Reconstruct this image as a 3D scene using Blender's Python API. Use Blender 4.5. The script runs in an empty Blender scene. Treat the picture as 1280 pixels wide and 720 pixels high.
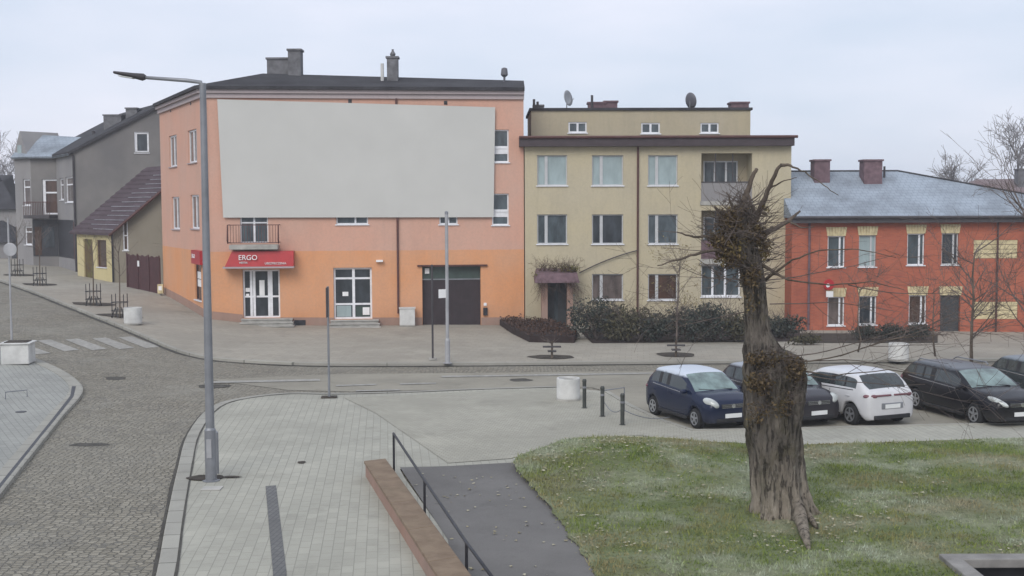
import bpy, bmesh, math, random
from mathutils import Vector, Matrix, noise
random.seed(7)
SC = bpy.context.scene
COL = SC.collection
PI = math.pi
# ------------------------------------------------------------------ camera
F, CX, CY, HC = 1500.0, 640.0, 360.0, 6.15
PITCH = math.atan(102 / 1500.0); ROLL = -0.004
MC = Matrix.Rotation(PI / 2 - PITCH, 3, 'X') @ Matrix.Rotation(ROLL, 3, 'Z')
CAM = Vector((0, 0, HC))
def ray(px, py): return MC @ Vector((px - CX, CY - py, -F))
def sst(a, b, x):
    t = min(1, max(0, (x - a) / (b - a))); return t * t * (3 - 2 * t)
def terr(x, y):
    s = sst(25, 60, y); xc = min(60, max(-60, x))
    l = max(0, -11.5 - xc)
    return s * (-0.22 - 0.012 * xc + .6 * (1 - math.exp(-(l / 6) ** 2)) + .03 * l)
def G(px, py, dz=0.0):
    """the point of the ground seen at a picture position (used once, to survey the place)"""
    d = ray(px, py); z = 0
    for k in range(30):
        t = (z - HC) / d.z
        p = CAM + d * t
        z = terr(p.x, min(p.y, 300)) + dz
    return Vector((p.x, p.y, z))
def AT(px, py, y):
    d = ray(px, py); return CAM + d * (y / d.y)
# ------------------------------------------------------------------ helpers
MW = {}
def mwof(o): return MW.get(o.name, Matrix.Identity(4)) if o else Matrix.Identity(4)
def tag(o, label=None, cat=None, group=None, kind=None):
    if label: o['label'] = label
    if cat: o['category'] = cat
    if group: o['group'] = group
    if kind: o['kind'] = kind
    return o
def empty(name, loc, rz=0, label=None, cat=None, group=None):
    o = bpy.data.objects.new(name, None); COL.objects.link(o)
    o.location = loc; o.rotation_euler = (0, 0, rz); o.empty_display_size = .3
    MW[o.name] = Matrix.Translation(Vector(loc)) @ Matrix.Rotation(rz, 4, 'Z')
    return tag(o, label, cat, group)
def copy_tree(o, parent=None):
    c = o.copy(); COL.objects.link(c); c.parent = parent
    for ch in [x for x in COL.objects if x.parent == o]: copy_tree(ch, c)
    return c
class MB:
    def __init__(s): s.v = []; s.f = []; s.sm = False
    def add(s, vs, fs):
        b = len(s.v); s.v += [Vector(v) for v in vs]; s.f += [tuple(i + b for i in f) for f in fs]; return s
    def quad(s, a, b, c, d): return s.add([a, b, c, d], [(0, 1, 2, 3)])
    def hexa(s, p):   # 8 points: bottom 4 ccw, top 4 ccw
        return s.add(p, [(3, 2, 1, 0), (4, 5, 6, 7), (0, 1, 5, 4), (1, 2, 6, 5), (2, 3, 7, 6), (3, 0, 4, 7)])
    def box(s, c, d, rz=0, m=None):
        R = Matrix.Rotation(rz, 3, 'Z') if m is None else m
        x, y, z = d[0] / 2, d[1] / 2, d[2] / 2
        c = Vector(c)
        return s.hexa([c + R @ Vector(q) for q in ((-x, -y, -z), (x, -y, -z), (x, y, -z), (-x, y, -z), (-x, -y, z), (x, -y, z), (x, y, z), (-x, y, z))])
    def prism(s, poly, z0, z1):
        n = len(poly)
        vs = [(p[0], p[1], z0 if not callable(z0) else z0(p)) for p in poly] + [(p[0], p[1], z1 if not callable(z1) else z1(p)) for p in poly]
        return s.add(vs, [tuple(range(n - 1, -1, -1)), tuple(range(n, 2 * n))] + [(i, (i + 1) % n, n + (i + 1) % n, n + i) for i in range(n)])
    def tube(s, pts, r, n=8, cap=True):
        pts = [Vector(p) for p in pts]; k = len(pts)
        rs = r if isinstance(r, (list, tuple)) else [r] * k
        b = len(s.v); up = None
        for i, p in enumerate(pts):
            t = (pts[min(i + 1, k - 1)] - pts[max(i - 1, 0)]).normalized()
            if up is None: up = Vector((0, 0, 1)) if abs(t.z) < .9 else Vector((1, 0, 0))
            a = t.cross(up).normalized(); c = a.cross(t).normalized(); up = c
            for j in range(n):
                w = 2 * PI * j / n; s.v.append(p + (a * math.cos(w) + c * math.sin(w)) * rs[i])
        for i in range(k - 1):
            for j in range(n):
                s.f.append((b + i * n + j, b + i * n + (j + 1) % n, b + (i + 1) * n + (j + 1) % n, b + (i + 1) * n + j))
        if cap: s.f.append(tuple(b + j for j in range(n - 1, -1, -1))); s.f.append(tuple(b + (k - 1) * n + j for j in range(n)))
        return s
    def lathe(s, prof, c=(0, 0, 0), n=24, axis='Z'):
        b = len(s.v); c = Vector(c); k = len(prof)
        for (r, h) in prof:
            for j in range(n):
                w = 2 * PI * j / n; u, v = r * math.cos(w), r * math.sin(w)
                s.v.append(c + (Vector((u, v, h)) if axis == 'Z' else Vector((u, h, v))))
        for i in range(k - 1):
            for j in range(n):
                s.f.append((b + i * n + j, b + i * n + (j + 1) % n, b + (i + 1) * n + (j + 1) % n, b + (i + 1) * n + j))
        s.f.append(tuple(b + j for j in range(n - 1, -1, -1))); s.f.append(tuple(b + (k - 1) * n + j for j in range(n)))
        return s
    def ell(s, c, r, n=16, k=8, m=None):
        c = Vector(c); b = len(s.v)
        for i in range(k + 1):
            ph = PI * (i + .02 * (i == 0) - .02 * (i == k)) / k
            for j in range(n):
                w = 2 * PI * j / n
                q = Vector((r[0] * math.sin(ph) * math.cos(w), r[1] * math.sin(ph) * math.sin(w), r[2] * math.cos(ph)))
                s.v.append(c + (m @ q if m else q))
        for i in range(k):
            for j in range(n):
                s.f.append((b + i * n + j, b + i * n + (j + 1) % n, b + (i + 1) * n + (j + 1) % n, b + (i + 1) * n + j))
        return s
    def build(s, name, mat, parent=None, smooth=False, bevel=0):
        inv = mwof(parent).inverted()
        me = bpy.data.meshes.new(name)
        me.from_pydata([inv @ v for v in s.v], [], s.f)
        bm = bmesh.new(); bm.from_mesh(me)
        bmesh.ops.recalc_face_normals(bm, faces=bm.faces); bm.to_mesh(me); bm.free()
        me.materials.append(mat)
        if smooth:
            me.polygons.foreach_set('use_smooth', [True] * len(me.polygons))
        o = bpy.data.objects.new(name, me); COL.objects.link(o)
        if parent: o.parent = parent
        MW[o.name] = mwof(parent)
        if bevel:
            b = o.modifiers.new('bevel', 'BEVEL'); b.width = bevel; b.segments = 2; b.limit_method = 'ANGLE'
        return o
# ------------------------------------------------------------------ materials
MAT = {}
class NT:
    def __init__(s, name):
        s.m = bpy.data.materials.new(name); s.m.use_nodes = True; s.t = s.m.node_tree; s.t.nodes.clear()
        s.out = s.t.nodes.new('ShaderNodeOutputMaterial'); s.p = s.t.nodes.new('ShaderNodeBsdfPrincipled')
        s.t.links.new(s.p.outputs[0], s.out.inputs[0]); s.co = None; MAT[name] = s.m
    def n(s, ty, ins=None, **kw):
        nd = s.t.nodes.new('ShaderNode' + ty)
        for k, v in kw.items(): setattr(nd, k, v)
        for k, v in (ins or {}).items(): s.put(nd.inputs[k], v)
        return nd
    def put(s, sock, v):
        if isinstance(v, bpy.types.NodeSocket): s.t.links.new(v, sock)
        elif hasattr(v, 'outputs'): s.t.links.new(v.outputs[0], sock)
        else:
            if isinstance(v, (tuple, list)) and len(v) == 3 and sock.type == 'RGBA': v = tuple(v) + (1,)
            sock.default_value = v
    def pos(s, obj=False):
        if obj: return s.n('TexCoord').outputs['Object']
        return s.n('NewGeometry').outputs['Position']
    def mapv(s, v, scale=(1, 1, 1), rot=(0, 0, 0)): return s.n('Mapping', {'Vector': v, 'Scale': scale, 'Rotation': rot}).outputs[0]
    def noise(s, v, sc, det=5, rough=.55): return s.n('TexNoise', {'Vector': v, 'Scale': sc, 'Detail': det, 'Roughness': rough}).outputs[0]
    def ramp(s, f, a, b): return s.n('MapRange', {'Value': f, 'From Min': a, 'From Max': b}).outputs[0]
    def mix(s, f, a, b, mode='MIX'):
        nd = s.t.nodes.new('ShaderNodeMix'); nd.data_type = 'RGBA'; nd.blend_type = mode
        s.put(nd.inputs[0], f); s.put(nd.inputs[6], a); s.put(nd.inputs[7], b); return nd.outputs[2]
    def math(s, op, a, b=0.0):
        nd = s.t.nodes.new('ShaderNodeMath'); nd.operation = op; s.put(nd.inputs[0], a); s.put(nd.inputs[1], b); return nd.outputs[0]
    def bump(s, h, st=.3, d=.02): s.put(s.p.inputs['Normal'], s.n('Bump', {'Height': h, 'Strength': st, 'Distance': d}).outputs[0])
    def fin(s, col, rough=.8, **kw):
        s.put(s.p.inputs['Base Color'], col); s.put(s.p.inputs['Roughness'], rough)
        for k, v in kw.items(): s.put(s.p.inputs[k], v)
        return s.m
def mul(c, k): return tuple(min(1, x * k) for x in c)
def plain(name, col, rough=.6, var=.25, sc=3.0, metal=0, bump=0, spec=.4):
    n = NT(name); P = n.pos(); f = n.noise(P, sc); f2 = n.noise(P, sc * .17, 3)
    c = n.mix(n.ramp(f, .3, .7), mul(col, 1 - var), mul(col, 1 + var * .6)); c = n.mix(n.math('MULTIPLY', n.ramp(f2, .4, .7), var), c, mul(col, .6))
    if bump: n.bump(n.noise(P, sc * 6), bump)
    return n.fin(c, rough, Metallic=metal, **{'Specular IOR Level': spec})
def plaster(name, col, col2=None, zsplit=0, streak=.25):
    n = NT(name); P = n.pos(); sep = n.n('SeparateXYZ', {0: P})
    base = col
    if col2:
        zz = n.math('ADD', sep.outputs[2], n.math('MULTIPLY', n.noise(P, 3), .05))
        base = n.mix(n.ramp(zz, zsplit, zsplit + .03), col2, col)
    f = n.ramp(n.noise(P, .35, 4), .35, .7); g = n.ramp(n.noise(n.mapv(P, (.8, .8, .3)), 1.2, 6, .7), .45, .75)
    c = n.mix(n.math('MULTIPLY', f, .22), base, (.45, .42, .38)); c = n.mix(n.math('MULTIPLY', g, streak), c, n.mix(.55, c, (.12, .11, .10)))
    c = n.mix(n.math('MULTIPLY', n.ramp(n.noise(P, 9, 4), .4, .7), .12), c, (.2, .19, .18))
    d = n.ramp(n.noise(n.mapv(P, (3.5, 3.5, .25)), 1.0, 6, .75), .52, .75); c = n.mix(n.math('MULTIPLY', d, streak * .9), c, n.mix(.45, c, (.16, .14, .12)))
    d2 = n.ramp(n.math('ADD', sep.outputs[2], n.math('MULTIPLY', n.noise(P, 1.4, 5), 1.6)), 2.2, .5); c = n.mix(n.math('MULTIPLY', d2, .35), c, n.mix(.6, c, (.14, .12, .10)))
    n.bump(n.noise(P, 40, 4), .25, .01)
    return n.fin(c, .92, **{'Specular IOR Level': .15})
WT = NT('white_frame'); WT.fin(WT.mix(WT.ramp(WT.noise(WT.pos(), 4), .4, .8), (.78, .79, .82), (.6, .61, .63)), .4)
plaster('salmon', (.62, .355, .265), (.68, .32, .155), 3.9, .2)
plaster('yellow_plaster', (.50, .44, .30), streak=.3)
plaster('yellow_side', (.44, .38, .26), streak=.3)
plaster('house_yellow', (.58, .50, .27))
plaster('house_olive', (.24, .215, .165), streak=.3)
plaster('grey_render', (.155, .15, .15), streak=.3)
plaster('grey_light', (.25, .245, .25), streak=.4)
plaster('plinth', (.36, .22, .17), streak=.5)
plaster('cornice', (.42, .36, .37))
plain('dark_trim', (.06, .055, .06), .6)
plain('eave_trim', (.055, .04, .045), .6)
plain('rusty', (.11, .045, .04), .6)
plain('brown_trim', (.09, .035, .03), .6)
plain('fence_maroon', (.075, .028, .03), .7)
plain('garage', (.035, .024, .028), .6)
plain('garage_top', (.05, .075, .065), .4)
plain('door_dark', (.05, .055, .06), .5)
plain('concrete', (.40, .39, .36), .9, .3, 2.5, bump=.2)
plain('concrete_white', (.60, .60, .58), .85, .2, 2.5, bump=.2)
plain('steps', (.26, .25, .235), .9, .3, 3)
plain('galv', (.25, .26, .28), .45, .2, 2, metal=.35)
plain('galv_light', (.38, .385, .40), .5, .2, 2, metal=.2)
plain('black_metal', (.025, .025, .03), .45, .3, 5)
plain('bollard', (.05, .055, .05), .5, .3, 5)
plain('chimney_grey', (.16, .16, .17), .9, .4, 3)
plain('chimney_plum', (.17, .11, .125), .9, .4, 4)
plain('red_sign', (.42, .02, .025), .4, .15, 2)
plain('white_sign', (.8, .8, .8), .5, .08)
plain('mask', (.53, .53, .505), .8, .05, .4)
plain('soil', (.06, .05, .04), 1, .5, 4, bump=.5)
plain('mulch', (.035, .022, .02), 1, .5, 6, bump=.5)
plain('lamp_lens', (.6, .62, .6), .2)
plain('dish', (.33, .34, .36), .5, .2)
plain('dish_dark', (.12, .12, .14), .5, .2)
plain('tyre', (.016, .016, .017), .85, .3, 6)
plain('rim', (.45, .46, .48), .35, .1, metal=.7)
plain('black_plastic', (.02, .02, .022), .5, .3, 5)
plain('chrome', (.6, .6, .62), .2, .05, metal=.9)
plain('tail_lamp', (.17, .07, .085), .2, .1); plain('gutter_dirt', (.075, .07, .06), .95, .4, 3)
plain('plate', (.7, .71, .7), .5, .06)
plain('cream_panel', (.62, .53, .32), .85, .3, 6)
plain('vine', (.09, .06, .045), 1, .4, 5)
def glass(name, col, rough=.12, spec=.6, dk=.45):
    n = NT(name); P = n.pos(); f = n.ramp(n.noise(n.mapv(P, (2.2, 2.2, .8)), 1.3, 4), .35, .65)
    return n.fin(n.mix(f, col, mul(col, dk)), rough, **{'Specular IOR Level': spec})
glass('glass_dark', (.045, .055, .065)); glass('glass_mid', (.09, .115, .13)); glass('glass_curtain', (.34, .42, .43), .25, .4, .8)
glass('glass_warm', (.16, .13, .12)); glass('car_glass', (.035, .045, .045), .08, .8); glass('car_screen', (.20, .28, .27), .2, .7)
glass('headlamp', (.55, .58, .56), .1, .8); glass('glass_brown', (.09, .05, .035))
def brickwall():
    n = NT('red_brick'); P = n.pos(); v = n.mapv(P, (1, 1, 1), (PI / 2, 0, 0))
    b = n.n('TexBrick', {'Vector': v, 'Color1': (.45, .135, .075), 'Color2': (.36, .105, .065), 'Mortar': (.36, .155, .11), 'Scale': 1.0, 'Mortar Size': .008, 'Brick Width': .25, 'Row Height': .075})
    c = n.mix(n.math('MULTIPLY', n.ramp(n.noise(P, .4, 4), .4, .7), .45), b.outputs[0], (.27, .075, .055))
    c = n.mix(n.math('MULTIPLY', n.ramp(n.noise(P, 2.2, 5), .5, .75), .35), c, (.20, .08, .06))
    n.bump(b.outputs[1], -.3, .01); n.fin(c, .9, **{'Specular IOR Level': .15})
brickwall()
def rooftile(name, col, frost, amount, w=.3, h=.32):
    n = NT(name); P = n.pos(obj=True); v = n.mapv(P, (1, 1.1, 1))
    b = n.n('TexBrick', {'Vector': v, 'Color1': col, 'Color2': mul(col, .8), 'Mortar': mul(col, .8), 'Scale': 1.0, 'Mortar Size': .025, 'Mortar Smooth': .6, 'Brick Width': w, 'Row Height': h})
    f = n.math('MULTIPLY', n.ramp(n.noise(P, .5, 6, .65), .25, .62), amount)
    g = n.math('MULTIPLY', f, n.math('SUBTRACT', 1.0, n.math('MULTIPLY', b.outputs[1], .4)))
    n.bump(b.outputs[1], -.35, .02); n.fin(n.mix(g, b.outputs[0], frost), .85, **{'Specular IOR Level': .12})
rooftile('roof_frost', (.17, .19, .215), (.33, .38, .44), 1.0)
rooftile('roof_brown', (.065, .045, .05), (.16, .13, .15), .4, .35, .4)
rooftile('roof_dark', (.03, .028, .032), (.5, .52, .55), .07)
rooftile('roof_rust', (.14, .09, .09), (.3, .27, .28), .6)
def road():
    n = NT('road_setts'); P = n.pos()
    wob = n.n('VectorMath', {0: P, 1: n.n('VectorMath', {0: n.n('TexNoise', {'Vector': P, 'Scale': .35}).outputs[1], 'Scale': .5}, operation='SCALE').outputs[0]}, operation='ADD').outputs[0]
    vo = n.n('TexVoronoi', {'Vector': n.mapv(wob, (1, 1, 0)), 'Scale': 6.5, 'Randomness': .55}); ed = n.n('TexVoronoi', {'Vector': n.mapv(wob, (1, 1, 0)), 'Scale': 6.5, 'Randomness': .55}, feature='DISTANCE_TO_EDGE')
    cell = n.n('SeparateXYZ', {0: vo.outputs['Color']}).outputs[0]
    c = n.mix(cell, (.185, .168, .13), (.29, .265, .21))
    e = n.ramp(ed.outputs[0], .0, .09)
    c = n.mix(e, (.13, .122, .105), c)
    c = n.mix(n.math('MULTIPLY', n.ramp(n.noise(P, .22, 5, .6), .38, .62), .5), c, (.26, .243, .20))
    c = n.mix(n.math('MULTIPLY', n.ramp(n.noise(P, .8, 6, .7), .52, .72), .45), c, (.11, .105, .095))
    c = n.mix(n.math('MULTIPLY', n.ramp(n.noise(P, .33, 7, .7), .55, .66), .5), c, (.30, .285, .24)); c = n.mix(n.math('MULTIPLY', n.ramp(n.noise(n.mapv(P, (1, 1, 1)), .5, 6, .7), .60, .70), .5), c, (.10, .095, .08))
    n.bump(n.math('MINIMUM', ed.outputs[0], .13), 1.0, .22); n.fin(c, n.math('ADD', .55, n.math('MULTIPLY', n.noise(P, .5), .4)), **{'Specular IOR Level': .35})
road()
def asphalt(name, col):
    n = NT(name); P = n.pos(); c = n.mix(n.ramp(n.noise(P, .3, 6, .65), .35, .65), col, mul(col, 1.35))
    c = n.mix(n.math('MULTIPLY', n.ramp(n.noise(P, 60, 3, .8), .55, .7), .5), c, mul(col, 1.9)); c = n.mix(n.math('MULTIPLY', n.ramp(n.noise(P, 1.3, 7, .75), .55, .75), .5), c, mul(col, .6))
    n.bump(n.noise(P, 70, 3), .5, .01); n.fin(c, .85, **{'Specular IOR Level': .3})
asphalt('asphalt', (.225, .21, .172)); asphalt('path_dark', (.125, .12, .114)); asphalt('earth', (.13, .12, .10))
def pavers(name, c1, c2, mortar, bw, rh, rot=0, big=None, joint=.012):
    n = NT(name); P = n.pos(); v = n.mapv(P, (1, 1, 1), (0, 0, rot))
    b = n.n('TexBrick', {'Vector': v, 'Color1': c1, 'Color2': c2, 'Mortar': mortar, 'Scale': 1.0, 'Mortar Size': joint, 'Mortar Smooth': .3, 'Bias': .1, 'Brick Width': bw, 'Row Height': rh})
    c = n.mix(n.math('MULTIPLY', n.ramp(n.noise(P, .25, 6, .65), .42, .62), .5), b.outputs[0], mul(c1, .68))
    c = n.mix(n.math('MULTIPLY', n.ramp(n.noise(P, 1.1, 7, .75), .55, .75), .4), c, mul(c2, .62))
    c = n.mix(n.math('MULTIPLY', n.ramp(n.noise(P, .6, 4), .55, .7), .3), c, mul(c1, 1.18))
    c = n.mix(n.math('MULTIPLY', n.ramp(n.noise(P, .42, 7, .72), .56, .68), .45), c, mul(c1, .52)); c = n.mix(n.math('MULTIPLY', n.ramp(n.noise(n.mapv(P, (1, .12, 1), (0, 0, .12)), 1.1, 5, .6), .58, .72), .25), c, mul(c1, .6))
    n.bump(b.outputs[1], -.4, .015); n.fin(c, .85, **{'Specular IOR Level': .3})
pavers('plaza_slabs', (.41, .40, .34), (.36, .352, .30), (.25, .245, .21), .40, .20, math.radians(84), joint=.010)
pavers('plaza_cobble', (.40, .385, .32), (.34, .328, .275), (.26, .25, .21), .16, .12, math.radians(8))
pavers('pavement_far', (.36, .33, .275), (.32, .297, .25), (.25, .23, .195), .5, .5, math.radians(6))
pavers('pavement_left', (.34, .343, .315), (.30, .303, .28), (.21, .212, .195), .35, .18, math.radians(60))
pavers('kerb_stone', (.37, .36, .315), (.31, .30, .265), (.10, .10, .085), .9, 30.0, math.radians(84), joint=.02)
pavers('band', (.17, .17, .165), (.14, .14, .14), (.09, .09, .09), .2, .1, math.radians(97))
plain('marking', (.55, .54, .50), .8, .35, 6)
plain('marking_worn', (.34, .33, .30), .8, .3, 6)
def coping():
    n = NT('coping_brown'); P = n.pos(); c = n.mix(n.ramp(n.noise(P, 2.5, 6, .65), .35, .68), (.16, .11, .072), (.24, .178, .12))
    c = n.mix(n.math('MULTIPLY', n.ramp(n.noise(P, .9, 4), .5, .7), .4), c, (.17, .13, .08)); n.bump(n.noise(P, 30), .3, .01); n.fin(c, .9)
coping()
def grassm():
    n = NT('grass_ground'); P = n.pos(); c = n.mix(n.ramp(n.noise(P, .45, 6, .65), .36, .62), (.105, .145, .035), (.27, .285, .18))
    c = n.mix(n.math('MULTIPLY', n.ramp(n.noise(P, .3, 5, .6), .5, .66), .7), c, (.15, .14, .07)); c = n.mix(n.ramp(n.noise(P, 5, 5, .8), .5, .75), c, (.05, .065, .025))
    n.bump(n.noise(P, 14, 5, .7), 1, .06); n.fin(c, 1)
    n = NT('grass_blade'); P = n.pos(); r = n.n('NewGeometry').outputs['Random Per Island']
    c = n.mix(r, (.09, .15, .02), (.24, .28, .06)); c = n.mix(n.math('MULTIPLY', n.ramp(n.noise(P, .45, 6, .7), .49, .60), .75), n.mix(n.math('MULTIPLY', n.ramp(n.noise(P, 1.1, 5, .7), .5, .62), .7), c, (.045, .075, .02)), (.42, .46, .38))
    c = n.mix(n.math('MULTIPLY', n.ramp(n.noise(n.mapv(P, (1.0, 1.3, 1)), .3, 5, .6), .47, .60), .75), c, (.27, .215, .115)); n.fin(c, .9)
grassm()
def leafm(name, a, b, c3=None, rough=.8):
    n = NT(name); r = n.n('NewGeometry').outputs['Random Per Island']; c = n.mix(r, a, b)
    if c3: c = n.mix(n.ramp(n.noise(n.pos(), 1.4, 4), .5, .62), c, c3)
    n.fin(c, rough, **{'Specular IOR Level': .2})
leafm('leaf_evergreen', (.028, .038, .034), (.075, .085, .07), (.085, .075, .055)); leafm('leaf_olive', (.05, .048, .03), (.11, .10, .06))
leafm('leaf_brown', (.06, .04, .02), (.16, .11, .05), (.14, .13, .04)); leafm('leaf_maroon', (.04, .024, .018), (.095, .055, .04))
leafm('leaf_tree', (.06, .042, .025), (.16, .115, .06), (.18, .14, .05)); leafm('leaf_fallen', (.20, .17, .09), (.48, .45, .34)); leafm('leaf_yellowish', (.17, .14, .06), (.27, .22, .1))
def bark(name, a, b):
    n = NT(name); P = n.pos(); v = n.mapv(P, (1, 1, .22)); c = n.mix(n.ramp(n.noise(v, 7, 6, .7), .35, .65), a, b)
    c = n.mix(n.math('MULTIPLY', n.ramp(n.noise(P, 1.6, 5), .48, .65), .6), c, mul(b, 1.25)); n.bump(n.noise(v, 16, 6, .7), 1, .05); n.fin(c, .95, **{'Specular IOR Level': .15})
bark('bark', (.06, .048, .038), (.155, .125, .10)); bark('bark_pale', (.20, .16, .12), (.40, .33, .255)); bark('bark_twig', (.075, .06, .052), (.17, .14, .125))
def trunkmat():
    n = NT('bark_trunk'); P = n.pos(); v = n.mapv(P, (1, 1, .25)); z = n.n('SeparateXYZ', {0: P}).outputs[2]
    a = n.mix(n.ramp(n.noise(v, 6, 6, .7), .35, .66), (.07, .062, .054), (.22, .192, .162)); b = n.mix(n.ramp(n.noise(v, 6, 6, .7), .3, .66), (.17, .145, .115), (.43, .375, .305))
    m = n.ramp(n.math('ADD', z, n.math('MULTIPLY', n.noise(P, 2.2, 4), 1.1)), 1.0, 2.2)
    c = n.mix(m, b, a); c = n.mix(n.math('MULTIPLY', n.ramp(n.noise(P, 1.3, 5, .7), .5, .66), .55), c, (.085, .075, .032))
    fis = n.ramp(n.noise(n.mapv(P, (1, 1, .12)), 13, 7, .75), .46, .40); c = n.mix(n.math('MULTIPLY', fis, .7), c, (.045, .038, .032))
    lich = n.ramp(n.noise(P, 5.5, 6, .7), .58, .66); c = n.mix(n.math('MULTIPLY', lich, .45), c, (.27, .265, .22))
    n.bump(n.math('SUBTRACT', n.noise(v, 14, 7, .75), n.math('MULTIPLY', fis, .6)), 1, .09); n.fin(c, .95, **{'Specular IOR Level': .1})
trunkmat()
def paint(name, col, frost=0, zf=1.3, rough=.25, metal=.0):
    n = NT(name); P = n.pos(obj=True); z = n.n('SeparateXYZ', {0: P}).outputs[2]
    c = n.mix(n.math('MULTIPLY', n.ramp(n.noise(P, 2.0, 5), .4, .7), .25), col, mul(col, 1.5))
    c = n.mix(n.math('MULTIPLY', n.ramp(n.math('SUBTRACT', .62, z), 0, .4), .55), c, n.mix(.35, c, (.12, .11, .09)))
    rr = rough
    if frost:
        f = n.math('MULTIPLY', n.ramp(n.math('ADD', z, n.math('MULTIPLY', n.noise(P, 5, 5), .08)), zf, zf + .06), frost)
        c = n.mix(f, c, (.62, .68, .76)); rr = n.math('ADD', rough, n.math('MULTIPLY', f, .5))
    n.fin(c, rr, Metallic=metal, **{'Coat Weight': .06, 'Coat Roughness': .1, 'Specular IOR Level': .3})
paint('paint_blue', (.006, .012, .036), .85, 1.36); paint('paint_grey', (.022, .020, .026), .5, 1.42); paint('paint_white', (.54, .54, .55), .3, 1.4)
paint('paint_black', (.005, .005, .008), .15, 1.42); paint('paint_teal', (.02, .03, .034), .3, 1.38)
bark('bark_hazed', (.16, .15, .155), (.27, .26, .265)); plain('window_frame_dull', (.50, .51, .52), .5, .12); plain('frost', (.30, .29, .32), .8, .3)  # far bark paled, distance haze put into its colour
M = MAT
# ------------------------------------------------------------------ ground sheets
PITX, PITY = 7.45, 20.2
GX = sorted(set([-80 + 2 * i for i in range(81)] + [PITX])); GY = sorted(set([4 + 2 * i for i in range(70)] + [PITY]))
def sheet(name, poly, mat, dz, kind='structure', parent=None, bumpf=None, extra=None, fine=False):
    """a polygon laid on the terrain, cut along the survey grid so that it follows it"""
    bm = bmesh.new(); vs = [bm.verts.new((p[0], p[1], 0)) for p in poly]; bm.faces.new(vs)
    x0, x1 = min(p[0] for p in poly), max(p[0] for p in poly); y0, y1 = min(p[1] for p in poly), max(p[1] for p in poly)
    xs, ys = GX, GY
    if fine: xs = sorted(set(GX + [i * .5 for i in range(-40, 80)])); ys = sorted(set(GY + [i * .5 for i in range(8, 80)]))
    for g in xs:
        if x0 < g < x1: bmesh.ops.bisect_plane(bm, geom=bm.verts[:] + bm.edges[:] + bm.faces[:], plane_co=(g, 0, 0), plane_no=(1, 0, 0), dist=1e-5)
    for g in ys:
        if y0 < g < y1: bmesh.ops.bisect_plane(bm, geom=bm.verts[:] + bm.edges[:] + bm.faces[:], plane_co=(0, g, 0), plane_no=(0, 1, 0), dist=1e-5)
    bmesh.ops.triangulate(bm, faces=bm.faces)
    for v in bm.verts: v.co.z = terr(v.co.x, v.co.y) + dz + (bumpf(v.co.x, v.co.y) if bumpf else 0)
    bmesh.ops.recalc_face_normals(bm, faces=bm.faces)
    if sum(f.normal.z for f in bm.faces) < 0: bmesh.ops.reverse_faces(bm, faces=bm.faces)
    me = bpy.data.meshes.new(name); bm.to_mesh(me); bm.free(); me.materials.append(mat)
    o = bpy.data.objects.new(name, me); COL.objects.link(o); o['kind'] = kind
    return o
def gp(pts): return [(lambda g: (g.x, g.y))(G(x, y)) for x, y in pts]
def smooth(pts, k=4):
    """Catmull-Rom through a polyline"""
    out = []
    for i in range(len(pts) - 1):
        p0, p1, p2, p3 = pts[max(i - 1, 0)], pts[i], pts[i + 1], pts[min(i + 2, len(pts) - 1)]
        for j in range(k):
            t = j / k
            out.append(tuple(.5 * ((2 * p1[a]) + (-p0[a] + p2[a]) * t + (2 * p0[a] - 5 * p1[a] + 4 * p2[a] - p3[a]) * t * t + (-p0[a] + 3 * p1[a] - 3 * p2[a] + p3[a]) * t ** 3) for a in (0, 1)))
    return out + [tuple(pts[-1])]
def offset(line, d):
    out = []
    for i, p in enumerate(line):
        a = Vector(line[max(i - 1, 0)]); b = Vector(line[min(i + 1, len(line) - 1)]); t = (b - a).normalized()
        out.append((p[0] - t.y * d, p[1] + t.x * d))
    return out
def kerb(name, line, w, dz0, dz1, mat, label=None):
    """a real kerb: a solid strip to the left of the line"""
    ln = []
    for i in range(len(line) - 1):
        a, b = Vector(line[i]), Vector(line[i + 1]); k = max(1, int((b - a).length / 1.5))
        ln += [tuple(a.lerp(b, j / k)) for j in range(k)]
    ln.append(tuple(line[-1])); of = offset(ln, w); m = MB(); vs = []
    for p, q in zip(ln, of):
        vs += [(p[0], p[1], terr(*p) + dz0), (p[0], p[1], terr(*p) + dz1 - .015), (p[0] + (q[0] - p[0]) * .1, p[1] + (q[1] - p[1]) * .1, terr(*p) + dz1), (q[0], q[1], terr(*q) + dz1), (q[0], q[1], terr(*q) + dz0)]
    n = len(ln); fs = []
    for i in range(n - 1):
        for j in range(4): fs.append((i * 5 + j, i * 5 + j + 1, i * 5 + 5 + j + 1, i * 5 + 5 + j))
    m.add(vs, fs); o = m.build(name, mat); o['kind'] = 'structure'; return o
def dense(line, s=.5):
    out = []
    for a, b in zip(line, line[1:]):
        a, b = Vector(a), Vector(b); k = max(1, int((b - a).length / s)); out += [tuple(a.lerp(b, j / k)) for j in range(k)]
    return out + [line[-1]]
# the one big sheet, to the horizon, with the sunken area way left open
xs = [-1200, -600, -200, -110] + GX + [110, 200, 600, 1200]; ys = [-300, -60] + GY + [170, 260, 600, 1500]
m = MB(); W_ = len(xs)
for y in ys:
    for x in xs: m.v.append(Vector((x, y, terr(x, y) - .02)))
for j in range(len(ys) - 1):
    for i in range(W_ - 1):
        cx, cy = (xs[i] + xs[i + 1]) / 2, (ys[j] + ys[j + 1]) / 2
        if PITX < cx < 18 and 12 < cy < PITY: continue
        m.f.append((j * W_ + i, j * W_ + i + 1, (j + 1) * W_ + i + 1, (j + 1) * W_ + i))
o = m.build('ground', M['earth']); o['kind'] = 'structure'
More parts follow.
